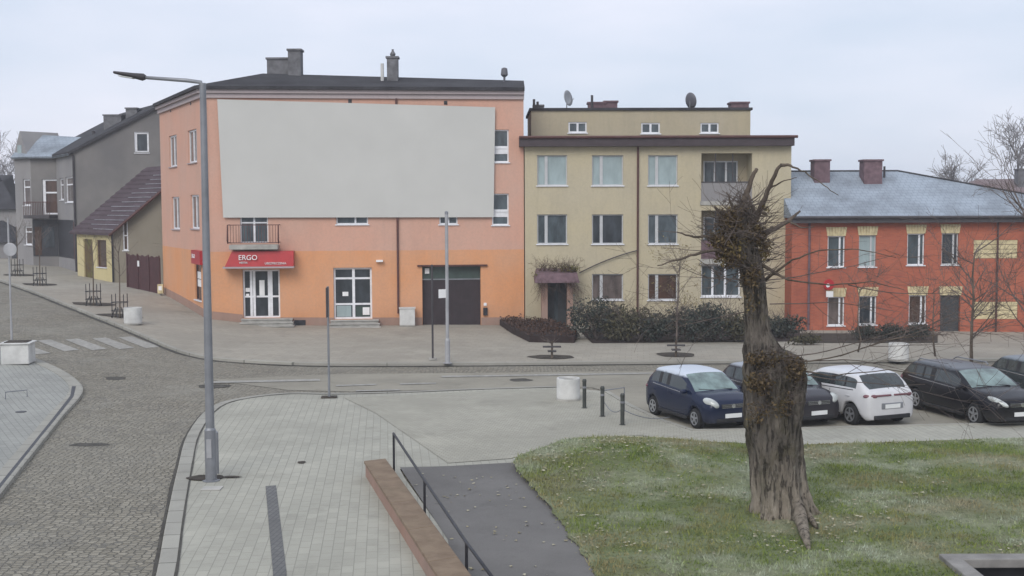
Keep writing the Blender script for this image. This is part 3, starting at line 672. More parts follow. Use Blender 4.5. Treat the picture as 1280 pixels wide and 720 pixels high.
# blank sheet in place of the flat grey overlay on the facade
bn = [(271.5, 124), (619, 134), (617, 271.5), (279, 272)]
pts = [WF.uv(x, y, -.16) for x, y in bn]; mm = MB(); NX, NZ = 40, 16; vs = []
for lay in (0, 1):
    for j in range(NZ + 1):
        for i in range(NX + 1):
            s_, t_ = i / NX, j / NZ
            a = (pts[0][0] * (1 - s_) + pts[1][0] * s_, pts[0][1] * (1 - s_) + pts[1][1] * s_); b = (pts[3][0] * (1 - s_) + pts[2][0] * s_, pts[3][1] * (1 - s_) + pts[2][1] * s_)
            u, z = a[0] * (1 - t_) + b[0] * t_, a[1] * (1 - t_) + b[1] * t_
            vs.append(WF.P(u, z, -.16 + .012 * lay + .02 * noise.noise(Vector((u * .4, z * .4, 0)))))
N1 = (NX + 1) * (NZ + 1); fs = []
for lay in (0, 1):
    for j in range(NZ):
        for i in range(NX): a = lay * N1 + j * (NX + 1) + i; fs.append((a, a + 1, a + NX + 2, a + NX + 1))
mm.add(vs, fs); me_o = mm.build('facade_mask', M['mask'], None, smooth=True)
tag(me_o, 'huge blank light grey sheet standing in for a mask laid over the orange house', 'mask')
# white cabinet at the base
c = WF.P(WF.uv(509, 400)[0], 0, -.45); gz = terr(c.x, c.y) + PAVH
CB = empty('utility_cabinet', (c.x, c.y, gz), 0, 'white utility cabinet beside the downpipe left of the garage door', 'cabinet')
mm = MB(); WF_d = math.atan2(WF.d.y, WF.d.x); mm.box((c.x, c.y, gz + .48), (.80, .4, .86), WF_d); bd = mm.build('cabinet_body', M['concrete_white'], CB, bevel=.03)
mm = MB(); mm.box((c.x, c.y, gz + .94), (.86, .46, .06), WF_d); mm.build('lid', M['concrete_white'], CB); mm = MB(); mm.box((c.x, c.y, gz + .03), (.78, .38, .06), WF_d); mm.build('base', M['concrete'], CB)

# ---------- yellow apartment block
Y0 = along((B_[0], B_[1]), dF, 656); Y0 = (B_[0] + .05, B_[1] - .12); dY = Vector((1, .02)).normalized(); Y1 = along(Y0, dY, 988)
WY = Wall(Y0, Y1)
YEL = empty('apartment_block', (Y0[0], Y0[1], terr(*Y0)), 0, 'pale yellow three-storey apartment block with brown eave band and set-back top storey', 'building')
zt = WY.uv(820, 176)[1]; cols = [(671.5, 709), (740, 779), (810, 847)]; rows = [(194, 232), (268, 305), (342.5, 375)]
H2 = {}
for i, (a, b) in enumerate(cols):
    for j, (c, d) in enumerate(rows):
        if (i, j) == (0, 2): continue
        H2[i, j] = WY.rect(a, c, b, d)
LG = [WY.rect(876.5, 191.5, 940, 251), WY.rect(876.5, 263, 940, 323), WY.rect(876.5, 331, 926, 371)]
DR = WY.rect(681, 352, 712, 412)
mm = MB(); WY.holes(mm, -2, zt, [h + (.14,) for h in H2.values()] + [LG[0] + (1.3,), LG[1] + (1.3,), LG[2] + (.25,), DR + (.3,)])
dB = 10
q1 = WY.P(WY.L, 0, dB); q0 = WY.P(0, 0, dB)
for a, b in ((WY.p1, q1), (q1, q0), (q0, WY.p0)): mm.quad((a.x, a.y, -2), (b.x, b.y, -2), (b.x, b.y, zt), (a.x, a.y, zt))
mm.build('wall', M['yellow_plaster'], YEL)
gls = {0: ('glass_curtain', 'glass_curtain', 'glass_curtain'), 1: ('glass_mid', 'glass_dark', 'glass_mid'), 2: ('', 'glass_warm', 'glass_brown')}
for (i, j), r in H2.items():
    window(WY, YEL, r, mull=(.30,), gl=gls[j][i], fw=.06, fmat='window_frame_dull', mw=1.3)
# loggias
for k in (0, 1):
    r = LG[k]; bw = Wall(pt(WY.P(r[0], 0, 1.3)), pt(WY.P(r[1], 0, 1.3))); mm = MB(); wr_ = (.35, 2.2, r[2] + .05, r[3] - .35)
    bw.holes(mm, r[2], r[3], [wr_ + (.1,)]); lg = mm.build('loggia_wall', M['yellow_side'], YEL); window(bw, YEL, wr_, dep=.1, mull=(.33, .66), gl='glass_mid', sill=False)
    mm = MB(); zp = r[2] + .95; WY.bx(mm, r[0], r[1], r[2] - .02, zp, -.03, .06); mm.build('parapet', M['grey_light' if k == 0 else 'chimney_plum'], YEL)
    mm = MB(); WY.bx(mm, r[0], r[1], zp + .004, zp + .06, -.06, .09); mm.build('parapet_rail', M['dark_trim'], YEL)
    mm = MB(); WY.bx(mm, r[0] - .05, r[1] + .05, r[2] - .22, r[2] - .02, -.05, -.004); mm.build('slab_edge', M['concrete'], YEL)
    for q in (.28, .62):
        mm = MB(); uu = r[0] + (r[1] - r[0]) * q; mm.tube([WY.P(uu, r[2], .03), WY.P(uu, r[3] - .02, .03)], .03, 6); mm.build('loggia_post', M['dark_trim'], YEL)
r = LG[2]; window(WY, YEL, r, dep=.25, mull=(.30, .62), gl='glass_mid', fw=.08)
mm = MB(); WY.bx(mm, r[0] - .1, r[1] + .1, r[3] + .0, r[3] + .14, -.12, 0); mm.build('slab_edge', M['concrete'], YEL)
# door and porch
mm = MB(); WY.bx(mm, DR[0] + .02, DR[1] - .02, DR[2], DR[3], .22, .28); d_ = mm.build('entrance_door', M['door_dark'], YEL)
mm = MB(); c_ = (DR[0] + DR[1]) / 2; WY.bx(mm, c_ - .14, c_ + .05, DR[2] + .4, DR[3] - .4, .20, .219); mm.build('door_glass', M['glass_mid'], d_)
ca = WY.rect(668, 339, 724, 352, -1.0); mm = MB(); P = WY.P
mm.hexa([P(ca[0], ca[2] - .05, -1.3), P(ca[1], ca[2] - .05, -1.3), P(ca[1] + .0, ca[2] + .15, 0), P(ca[0], ca[2] + .15, 0), P(ca[0] + .12, ca[3] - .1, -1.2), P(ca[1] - .12, ca[3] - .1, -1.2), P(ca[1] - .12, ca[3] + .1, 0), P(ca[0] + .12, ca[3] + .1, 0)])
cn = mm.build('porch_canopy', M['chimney_plum'], YEL)
for (x0, x1) in ((677, 684.5), (709, 716)):
    a, b = WY.uv(x0, 380, -.9)[0], WY.uv(x1, 380, -.9)[0]; mm = MB(); WY.bx(mm, a, b, -1, ca[2] - .02, -.95, -.65); WY.bx(mm, a + .01, b - .01, -1, ca[2] + .1, -.65, -.0); mm.build('porch_pier', M['plinth'], YEL)
# eaves, downpipe, top storey
ov = WY.uv(993, 176, -.4)[0]; ovl = WY.uv(649, 176, -.45)[0]
z0, z1 = WY.uv(820, 182.5, -.45)[1], WY.uv(820, 170, -.45)[1]
mm = MB(); WY.bx(mm, ovl, ov, z0, z1, -.45, dB + .3); rf2 = mm.build('roof', M['eave_trim'], YEL)
mm = MB(); p = WY.P(ov, z0 + .15, -.4); mm.tube([WY.P(ovl, z1 - .05, -.50), WY.P(ov + .15, z1 - .05, -.50)], .075); mm.build('gutter', M['brown_trim'], rf2)
mm = MB(); WY.bx(mm, ovl + .1, ov - .1, z1 + .003, z1 + .03, -.3, dB); mm.build('roof_sheet', M['roof_dark'], rf2)
mm = MB(); u = WY.uv(797, 280)[0]; mm.tube([WY.P(u, z0 - .02, -.08), WY.P(u, -.6, -.08)], .055); mm.build('downpipe', M['brown_trim'], YEL)
WA = Wall(pt(WY.P(WY.uv(664, 150, 3)[0], 0, 3)), pt(WY.P(WY.uv(938, 150, 3)[0], 0, 3)))
za = WA.uv(800, 138)[1]; AW = [WA.rect(710.5, 152.5, 733.5, 166), WA.rect(801.5, 153.5, 825, 167), WA.rect(875.5, 153.5, 898.5, 166.5)]
mm = MB(); WA.holes(mm, z1, za, [h + (.1,) for h in AW]); a, b = WA.P(WA.L, 0, 6), WA.P(0, 0, 6)
for p, q in ((WA.p1, a), (a, b), (b, WA.p0)): mm.quad((p.x, p.y, z1), (q.x, q.y, z1), (q.x, q.y, za), (p.x, p.y, za))
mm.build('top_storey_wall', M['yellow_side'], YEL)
for h in AW: window(WA, YEL, h, dep=.1, mull=(.5,), gl='glass_mid', fw=.08)
mm = MB(); WA.bx(mm, -.1, WA.L + .1, za, za + .14, -.1, 6.1); rf3 = mm.build('roof', M['roof_dark'], YEL)
chim(rf3, 735, 756, 128, 139, 68, .8, 'chimney_plum'); chim(rf3, 755, 771, 126.5, 139, 69, .8, 'chimney_plum'); chim(rf3, 912, 934, 128, 139, 68.5, 1, 'chimney_plum')
chim(rf3, 667, 679, 131.5, 137, 68, .8, 'chimney_grey'); 
for (px, y0, y1) in ((667.5, 124, 134), (672, 127, 134), (740, 119, 132)):
    mm = MB(); a = AT(px, y1, 67.5); b = AT(px, y0, 67.5); mm.tube([a - Vector((0, 0, .3)), b], .07); mm.build('vent_pipe', M['dark_trim'], rf3)
for (px, py, mt, ph) in ((708.5, 123, 'dish', 137), (862.5, 126, 'dish_dark', 168)):
    c = AT(px, py, 66.5 if mt == 'dish' else 66.2); mm = MB(); mR = Matrix.Rotation(math.radians(90), 3, 'X') @ Matrix.Rotation(0, 3, 'Z')
    mR = Matrix.Rotation(math.radians(55 if mt == 'dish' else 125), 3, 'Z') @ Matrix.Rotation(math.radians(80), 3, 'X')
    nn = 20; vs = [c]
    for j in (1, 2, 3):
        for i in range(nn): w_ = 2 * PI * i / nn; rr = .42 * j / 3; vs.append(c + mR @ Vector((rr * math.cos(w_), rr * math.sin(w_) * 1.05, .5 * rr * rr)))
    fs = [(0, 1 + i, 1 + (i + 1) % nn) for i in range(nn)] + [(1 + j * nn + i, 1 + (j + 1) * nn + i, 1 + (j + 1) * nn + (i + 1) % nn, 1 + j * nn + (i + 1) % nn) for j in (0, 1) for i in range(nn)]
    mm.add(vs, fs); dsh = mm.build('satellite_dish', M[mt], rf3, smooth=True); sm_ = dsh.modifiers.new('s', 'SOLIDIFY'); sm_.thickness = .025
    mm = MB(); b = AT(px, ph, c.y - (0 if mt == 'dish' else .0)); mm.tube([c, Vector((c.x, c.y + .1, b.z - .2 if mt == 'dish' else WY.uv(862, 169)[1]))], .03, 6)
    tip = c + mR @ Vector((0, -.1, .45)); mm.tube([c + mR @ Vector((0, -.4, .05)), tip], .015, 6); mm.build('dish_arm', M['galv'], dsh)

# ---------- red brick house
Zr = 61.3; R0_ = xy(990, Zr + .4); dR = Vector((1, -.012)).normalized(); R1_ = (R0_[0] + 17.5, R0_[1] - .2)
WR = Wall(R0_, R1_)
RED = empty('brick_house', (R0_[0], R0_[1], terr(*R0_)), 0, 'two-storey red brick house with frosty grey hipped roof and cream lintels', 'building')
zt = WR.uv(1100, 273)[1]
up = [WR.rect(1034.5, 295, 1056, 334), WR.rect(1073.5, 294, 1095, 333.5), WR.rect(1134, 292, 1155.5, 331.5), WR.rect(1177, 291.5, 1198, 331)]
lo = [WR.rect(1034.5, 371, 1055.5, 407), WR.rect(1073.5, 370, 1095.5, 406), WR.rect(1136, 369, 1158, 405)]
dr = WR.rect(1175, 369, 1200, 421); pan = [WR.rect(1217, 300, 1272, 323), WR.rect(1217, 377, 1272, 399)]
mm = MB(); WR.holes(mm, -2.5, zt, [h + (.14,) for h in up + lo] + [dr + (.25,)] + [h + (.06,) for h in pan]); a, b = WR.P(WR.L, 0, 9), WR.P(0, 0, 9)
for p, q in ((WR.p1, a), (a, b), (b, WR.p0)): mm.quad((p.x, p.y, -2.5), (q.x, q.y, -2.5), (q.x, q.y, zt), (p.x, p.y, zt))
mm.build('wall', M['red_brick'], RED)
for r in up + lo: window(WR, RED, r, mull=(.72,), gl=('glass_mid', 'glass_curtain', 'glass_mid', 'glass_dark', 'glass_warm', 'glass_dark', 'glass_brown')[(up + lo).index(r)], fw=.06, fmat='window_frame_dull' if r in up[1::2] else 'white_frame')
for i, r in enumerate(up + lo + [dr]):
    mm = MB(); k = 7; z0_, z1_ = r[3] + .0, r[3] + .46
    for j in range(k): 
        ua, ub = r[0] - .03 + (r[1] - r[0] + .06) * j / k, r[0] - .03 + (r[1] - r[0] + .06) * (j + 1) / k; mm_ = (j - k / 2 + .5) * .022
        P = WR.P; mm.hexa([P(ua + .003, z0_, -.03), P(ub - .003, z0_, -.03), P(ub - .003, z0_, 0), P(ua + .003, z0_, 0), P(ua + .003 + mm_, z1_, -.03), P(ub - .003 + mm_, z1_, -.03), P(ub - .003 + mm_, z1_, 0), P(ua + .003 + mm_, z1_, 0)])
    mm.build('lintel', M['cream_panel'], RED)
for r in pan:
    mm = MB(); 
    for j in range(4): z_ = r[2] + (r[3] - r[2]) * j / 4; WR.bx(mm, r[0] + .01, r[1] - .01, z_ + .012, z_ + (r[3] - r[2]) / 4 - .012, .02, .055)
    mm.build('wall_panel', M['cream_panel'], RED)
    mm = MB(); WR.bx(mm, *r[:4], .056, .06); mm.build('panel_back', M['brown_trim'], RED)
mm = MB(); WR.bx(mm, dr[0] + .01, dr[1] - .01, dr[2] - .4, dr[3] - .01, .18, .24); d_ = mm.build('entrance_door', M['door_dark'], RED)
mm = MB(); mm.tube([WR.P(dr[0] + .12, dr[2] + 1, .15), WR.P(dr[0] + .12, dr[2] + 1.2, .15)], .02, 6); mm.build('handle', M['galv'], d_)
mm = MB(); u = WR.uv(1011, 320)[0]; mm.tube([WR.P(u, zt - .1, -.09), WR.P(u, -.8, -.09)], .06); mm.build('downpipe', M['chimney_plum'], RED)
mm = MB(); u = WR.uv(1246, 320)[0]; mm.tube([WR.P(u, zt - .1, -.09), WR.P(u, -.8, -.09)], .05); mm.build('downpipe', M['brown_trim'], RED)
# hipped roof
eo = .45; P = WR.P; E = [P(-.1, zt + .05, -eo), P(WR.L + eo, zt + .05, -eo), P(WR.L + eo, zt + .05, 9 + eo), P(-.1, zt + .05, 9 + eo)]
zrid = WR.uv(1060, 214, 4.6)[1]; RA, RB = P(-.1, zrid, 4.6), P(WR.uv(1122, 213, 4.6)[0], zrid, 4.6); RBm = RB
FRAMEMAT = M['roof_frost']
RFo = empty  # (roof faces carry tile rows; each face is laid in the object's own axes)
mm = MB(); mm.add([E[0], E[1], E[2], E[3], RA, RB], [(0, 1, 5, 4), (1, 2, 5), (2, 3, 4, 5), (3, 0, 4)]); rf4 = mm.build('roof', M['roof_frost'], RED)
mm = MB(); WR.bx(mm, -.1, WR.L + eo, zt - .22, zt + .045, -eo, .4); mm.build('fascia', M['dark_trim'], rf4)
mm = MB(); mm.tube([P(-.1, zt + .06, -eo - .07), P(WR.L + eo, zt + .06, -eo - .07)], .075); mm.build('gutter', M['dark_trim'], rf4)
chim(rf4, 1015.5, 1035, 199.5, 222, 65.4, .9, 'chimney_plum'); chim(rf4, 1077, 1100, 199.5, 222, 65.2, .9, 'chimney_plum')
mm = MB(); a = AT(1105.5, 216, 65.5); mm.tube([a - Vector((0, 0, .4)), a + Vector((0, 0, .35))], .06); mm.build('vent_pipe', M['dark_trim'], rf4)
mm = MB(); mm.tube([RA, RB, E[1]], .07, 6); mm.build('ridge_tiles', M['roof_dark'], rf4)
# round red sign on it
u, z = WR.uv(1036, 356, -.5); SGN = empty('round_sign', WR.P(u, z, -.1), 0, 'round red sign sticking out of the brick house above the lower left window', 'sign')
mm = MB(); c = WR.P(u, z, -.5); mm.lathe([(.26, -.03), (.29, 0), (.26, .03)], c, 20, 'Y'); sd = mm.build('sign_disc', M['red_sign'], SGN)
mm = MB(); mm.lathe([(.10, -.01), (.10, .01)], c + Vector((-.05, -.035, -.03)), 14, 'Y'); mm.build('emblem', M['white_sign'], sd)
mm = MB(); mm.tube([c + Vector((0, .03, .1)), WR.P(u, z + .1, 0)], .02, 6); mm.build('bracket', M['black_metal'], SGN)
mm = MB(); mm.box(c + Vector((.05, 0, -.48)), (.36, .05, .3)); mm.build('sign_plate', M['white_sign'], SGN)

# ---------- roof of a house beyond on the right, and its neighbours
def simple_house(name, px0, px1, Y, pye, pyr, mats, label, depth=9, gable=False):
    a, b = AT(px0, pye, Y), AT(px1, pye, Y); zr_ = AT(px0, pyr, Y + depth / 2).z
    o = empty(name, (a.x, Y, terr(a.x, Y)), 0, label, 'building', 'houses far behind the street'); m_ = MB()
    m_.box(((a.x + b.x) / 2, Y + depth / 2, a.z / 2 - 1), (b.x - a.x, depth, a.z + 2)); m_.build('wall', M[mats[0]], o)
    m_ = MB(); x0, x1, y0, y1 = a.x - .3, b.x + .3, Y - .4, Y + depth + .4; h = .02 if gable else depth * .4
    m_.add([(x0, y0, a.z + .003), (x1, y0, a.z + .003), (x1, y1, a.z + .003), (x0, y1, a.z + .003), (x0 + h, (y0 + y1) / 2, zr_), (x1 - h, (y0 + y1) / 2, zr_)], [(0, 1, 5, 4), (1, 2, 5), (2, 3, 4, 5), (3, 0, 4), (3, 2, 1, 0)])
    rr = m_.build('roof', M[mats[1]], o); return o, rr
o, rr = simple_house('background_house', 1196, 1400, 95, 252, 224, ('red_brick', 'roof_rust'), 'low house with rusty brown roof beyond the brick house')
chim(rr, 1270, 1282, 211, 232, 98, .8, 'chimney_grey')

# ---------- grey house on the left street
Zg = 88.; C1 = xy(94, Zg); WG = Wall(C1, along(C1, Vector((1, .02)).normalized(), 235))
GRY = empty('grey_house', (C1[0], C1[1], terr(*C1)), 0, 'tall grey rendered house with big blank gable and balcony up the left street', 'building')
ze = WG.uv(96, 190)[1]; zr_ = WG.uv(200, 131)[1]; ul, ur = 0, WG.uv(205, 131)[0]; gw = WG.rect(168.5, 165, 186, 191)
mm = MB(); WG.holes(mm, -1, ze, [], u0=0, u1=2 * ur); 
# gable part cut round the window
P = WG.P; k1 = gw[0]; zk = lambda u: ze + (zr_ - ze) * min(u, 2 * ur - u) / ur
us = [0, gw[0], gw[1], ur, 2 * ur]
for i in range(4):
    a, b = us[i], us[i + 1]
    if i == 1: mm.quad(P(a, ze), P(b, ze), P(b, gw[2]), P(a, gw[2])); mm.quad(P(a, gw[3]), P(b, gw[3]), P(b, zk(b)), P(a, zk(a)))
    else: mm.quad(P(a, ze), P(b, ze), P(b, max(zk(b), ze + .001)), P(a, max(zk(a), ze + .001)))
dG = 13; dS = Vector((-.62, 1)).normalized()
def gfar(u, z): return P(u, z) + Vector((dS.x, dS.y, 0)) * dG
mm.quad(P(2 * ur, -1), gfar(2 * ur, -1), gfar(2 * ur, ze), P(2 * ur, ze))
mm.quad(gfar(0, -1), gfar(2 * ur, -1), gfar(2 * ur, ze), gfar(0, ze))
mm.build('wall', M['grey_render'], GRY); window(WG, GRY, gw, mull=(), fw=.14, gl='glass_dark')
# street front in three bays: 94-72 (front a), 72-40 recessed balcony bay, 40-20 projecting bay
S0 = C1; S1 = along(S0, Vector((-.62, 1)).normalized(), 73); S2 = along(S1, Vector((-1, .12)).normalized(), 41); S3 = along(S2, Vector((-.8, .6)).normalized(), 21)
bays = [Wall(S1, S0), Wall(S2, S1), Wall(S3, S2)]
zf = bays[1].uv(56, 196)[1]
w1 = bays[0].rect(82, 221, 92, 253); w2 = bays[1].rect(53, 224, 73, 268); w3 = bays[2].rect(29, 224, 38, 257); w1b = bays[0].rect(74.5, 223, 79.5, 250); w3b = bays[2].rect(31, 283, 40, 306)
mm = MB(); bays[0].holes(mm, -1, zf, [w1 + (.15,), w1b + (.15,)]); bays[2].holes(mm, -1, zf, [w3 + (.15,), w3b + (.15,)]); mm.build('street_wall', M['grey_light'], GRY)
mm = MB(); bays[1].holes(mm, -1, zf, [w2 + (.15,)]); mm.build('balcony_wall', M['grey_render'], GRY)
for W, r in ((bays[0], w1), (bays[0], w1b), (bays[2], w3), (bays[2], w3b)): window(W, GRY, r, mull=(), trans=(.7,), fw=.1, gl='glass_warm')
window(bays[1], GRY, w2, mull=(.12,), trans=(.62,), fw=.12, gl='glass_brown', sill=False, name='balcony_door')
bz = w2[2] - .05; mm = MB(); W = bays[1]; W.bx(mm, .0, W.L, bz - .25, bz, -1.3, 0); bl = mm.build('balcony', M['dark_trim'], GRY)
mm = MB()
for i in range(16): mm.tube([W.P(W.L * i / 15, bz, -1.25), W.P(W.L * i / 15, bz + 1, -1.25)], .02, 5)
mm.tube([W.P(0, bz + 1, -1.25), W.P(W.L, bz + 1, -1.25)], .03, 5); mm.build('railing', M['rusty'], bl)
# recess darkness put into near-black panels flat on the ground floor wall
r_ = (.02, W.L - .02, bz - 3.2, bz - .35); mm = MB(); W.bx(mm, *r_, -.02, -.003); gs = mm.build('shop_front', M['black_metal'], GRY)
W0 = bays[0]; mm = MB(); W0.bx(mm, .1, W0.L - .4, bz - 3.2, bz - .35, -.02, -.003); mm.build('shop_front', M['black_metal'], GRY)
mm = MB(); W0.bx(mm, W0.L - .38, W0.L - .05, bz - 3.2, bz - .5, -.03, -.003); mm.build('shop_pillar', M['brown_trim'], GRY)
mm = MB(); W.bx(mm, W.L * .1, W.L * .35, bz - 3.1, bz - .9, -.05, -.021); mm.build('shutter', M['leaf_maroon'], gs); mm = MB(); W.bx(mm, W.L * .45, W.L * .85, bz - 2.5, bz - .9, -.05, -.021); mm.build('shop_window', M['glass_dark'], gs)
# roof slopes
mm = MB(); th = .22
def prl(a, b, c, d): mm.hexa([a, b, c, d, a + Vector((0, 0, th)), b + Vector((0, 0, th)), c + Vector((0, 0, th)), d + Vector((0, 0, th))])
f0 = lambda u, z, k: P(u, z) + Vector((dS.x, dS.y, 0)) * k
prl(f0(-.4, ze - .2, -.3), f0(ur, zr_, -.3), f0(ur, zr_, dG), f0(-.4, ze - .2, dG)); prl(f0(ur, zr_, -.3), f0(2 * ur + .4, ze - .1, -.3), f0(2 * ur + .4, ze - .1, dG), f0(ur, zr_, dG))
rg = mm.build('roof', M['roof_dark'], GRY)
chim(rg, 132.5, 154, 143.5, 165, 91, 1.0, 'chimney_grey'); chim(rg, 160, 173.5, 135, 150, 91, 1, 'chimney_grey')
mm = MB(); q = AT(117, 172, 92); mm.tube([q - Vector((0, 0, .5)), q + Vector((0, 0, .5))], .12); mm.build('chimney_pot', M['dark_trim'], rg)
# lower front roof with its little gable, over the three bays
a0 = Vector((*S0, zf)); a1 = Vector((*S1, zf)); a2 = Vector((*S2, zf)); a3 = Vector((*S3, zf)); top1 = AT(112, 172, 95); top0 = AT(38, 168, 95.5)
mm = MB(); ovv = Vector((-.1, -.5, 0))
mm.add([a3 + ovv, a2 + ovv, a1 + ovv, a0 + Vector((-.3, -.2, .0)), top1, top0, (top0.x, top0.y + 6, zf), (top1.x, top1.y + 6, zf)], [(0, 1, 5), (1, 2, 5), (2, 3, 4), (2, 4, 5), (0, 5, 6), (4, 5, 6, 7)]); fr_ = mm.build('front_roof', M['roof_frost'], GRY); so = fr_.modifiers.new('s', 'SOLIDIFY'); so.thickness = .15
gp_ = [AT(20, 201, a3.y + .3), AT(39, 197, a2.y), AT(29, 164, (a3.y + a2.y) / 2 + .2)]
mm = MB(); n3 = Vector((bays[2].n.x, bays[2].n.y, 0)); mm.add([p - n3 * .3 for p in gp_] + [p + n3 * 3 for p in gp_], [(0, 1, 2), (3, 5, 4), (0, 2, 5, 3), (1, 4, 5, 2), (0, 3, 4, 1)]); dm = mm.build('dormer', M['grey_light'], GRY)
mm = MB(); c = (gp_[0] + gp_[1] + gp_[2]) / 3; W = bays[2]; mm.box(c - n3 * .32 + Vector((0, 0, -.15)), (.55, .05, 1.0), math.atan2(W.d.y, W.d.x)); mm.build('window', M['glass_curtain'], dm)
mm = MB(); q = P(0, ze - .3, -.1); mm.tube([P(.05, ze - .2, -.1), P(.05, 0.5, -.1)], .07, 6); mm.build('downpipe', M['dark_trim'], GRY)

# ---------- small yellow house with a brown tiled roof
K0 = xy(140, 79); WS = Wall(K0, along(K0, Vector((1, .12)).normalized(), 240)); K1 = along(K0, Vector((-.82, 1)).normalized(), 96); WT_ = Wall(K1, K0)
SML = empty('cottage', (K0[0], K0[1], terr(*K0)), 0, 'small pale yellow cottage with steep brown ribbed roof beside the maroon fence', 'building')
ze = WS.uv(141, 289)[1]; ur = WS.uv(204, 232)[0]; zr_ = WS.uv(204, 234)[1]; sw = WS.rect(153.5, 276, 160, 313)
slope = (zr_ - ze) / ur; zk = lambda u: ze + slope * u; u2 = WS.uv(235, 232)[0]; P = WS.P
mm = MB(); WS.holes(mm, -1, ze, [sw[:3] + (ze - .0,)], u0=0, u1=u2) if sw[3] > ze else WS.holes(mm, -1, ze, [sw], u0=0, u1=u2)
for a, b in ((0, sw[0]), (sw[0], sw[1]), (sw[1], u2)):
    z0_ = max(ze, sw[3]) if a == sw[0] else ze
    mm.quad(P(a, z0_), P(b, z0_), P(b, zk(b)), P(a, zk(a) if zk(a) > z0_ else z0_ + .001))
mm.build('gable_wall', M['house_olive'], SML); window(WS, SML, sw, mull=(), trans=(.5,), fw=.08, gl='glass_brown', dep=.12)
sd_ = WT_.rect(105, 299, 115.5, 351); sw2 = WT_.rect(121, 300, 133, 334)
mm = MB(); WT_.holes(mm, -1, ze, [sd_ + (.15,), sw2 + (.12,)]); mm.build('street_wall', M['house_yellow'], SML)
window(WT_, SML, sw2, mull=(), gl='glass_brown', fmat='brown_trim'); mm = MB(); WT_.bx(mm, sd_[0], sd_[1], sd_[2] - .3, sd_[3], .08, .14); mm.build('door', M['leaf_brown'], SML)
K = Vector((K1[0] - K0[0], K1[1] - K0[1], 0)); Kn = K.normalized(); mm = MB()
# roof: stepped ribs running along the slope
e0 = P(-.35, zk(-.35) + .02) - Kn * .5; e1 = e0 + K + Kn * .9; t0 = P(u2, zk(u2)) - Kn * .5; t1 = t0 + K + Kn * .9
nr = 15
for i in range(nr):
    s0, s1 = i / nr, (i + 1) / nr; lo0, lo1 = e0.lerp(t0, s0), e1.lerp(t1, s0); hi0, hi1 = e0.lerp(t0, s1 + .02), e1.lerp(t1, s1 + .02)
    up0, up1 = Vector((0, 0, .16)), Vector((0, 0, .05))
    mm.hexa([lo0, lo1, hi1, hi0, lo0 + up0, lo1 + up0, hi1 + up1, hi0 + up1])
rs_ = mm.build('roof', M['roof_brown'], SML)
for i in range(nr - 2):
    s0 = (i + .9) / nr; q0, q1 = e0.lerp(t0, s0).lerp(e1.lerp(t1, s0), .03), e0.lerp(t0, s0).lerp(e1.lerp(t1, s0), .5 + .45 * abs(noise.noise(Vector((i * .7, 0, 0)))))
    mf = MB(); mf.tube([q0 + Vector((0, 0, .13)), q1 + Vector((0, 0, .13))], .03, 5); mf.build('frost_ridge', M['frost'], rs_)
mm = MB(); mm.tube([e0 + Vector((0, -.04, 0)), t0 + Vector((0, -.04, 0))], .09, 6); mm.build('verge_board', M['brown_trim'], SML)
mm = MB(); mm.tube([P(.02, ze - .1, -.06), P(.02, .7, -.06)], .06, 6); mm.build('downpipe', M['black_metal'], SML)
# maroon fence between the cottage and the corner house
Fa = Vector((*pt(G(160, 361)), 0)); Fb = Vector((*Cc, 0)) + Vector((-.1, -.15, 0)); WFn = Wall(pt(Fa), pt(Fb))
zt0, zt1 = WFn.uv(160, 318)[1], WFn.uv(205, 322)[1]
FN = empty('board_fence', (Fa.x, Fa.y, terr(Fa.x, Fa.y)), 0, 'tall maroon board fence and gate between cottage and orange house', 'fence'); mm = MB(); n_ = 34
for i in range(n_):
    a, b = WFn.L * i / n_, WFn.L * (i + 1) / n_; z_ = zt0 + (zt1 - zt0) * i / n_; WFn.bx(mm, a + .01, b - .01, -1, z_ + .04 * math.sin(i * 1.3), -.03, 0)
mm.build('boards', M['fence_maroon'], FN)
for q in (.0, .33, .66, .97):
    mm = MB(); WFn.bx(mm, WFn.L * q, WFn.L * q + .14, -1, zt0 + (zt1 - zt0) * q + .1, -.08, -.033); mm.build('post', M['fence_maroon'], FN)
mm = MB(); u, z = WFn.uv(173.5, 329.5, -.05); WFn.bx(mm, u - .15, u + .15, z - .18, z + .18, -.09, -.082); mm.build('notice', M['white_sign'], FN)
# yellow box at the corner
u, z = WFn.uv(204, 361, -.2); mm = MB(); pb = WFn.P(u, z, -.35)
MBX = empty('gas_box', (pb.x, pb.y, z - .5), 0, 'small cream meter box at the corner where the fence meets the orange house', 'box'); mm.box((pb.x, pb.y, z + .0), (.34, .25, .55)); mm.build('box_body', M['cream_panel'], MBX, bevel=.02); mm = MB(); mm.box((pb.x, pb.y - .13, z + .05), (.2, .01, .25)); mm.build('box_door', M['white_sign'], MBX); mm = MB(); mm.tube([(pb.x, pb.y, z - .27), (pb.x, pb.y, z - 1.1)], .04, 6); mm.build('box_post', M['galv'], MBX)
# ---------- houses at the far left
o, rr = simple_house('background_house', -60, 21, 112, 262, 219, ('grey_light', 'roof_dark'), 'low dark-roofed house at the far left edge beyond the grey house', 10)
o, rr = simple_house('background_house', -90, 14, 101, 303, 276, ('grey_light', 'roof_dark'), 'small shed-like grey annex below the low dark-roofed house at the left edge', 5)
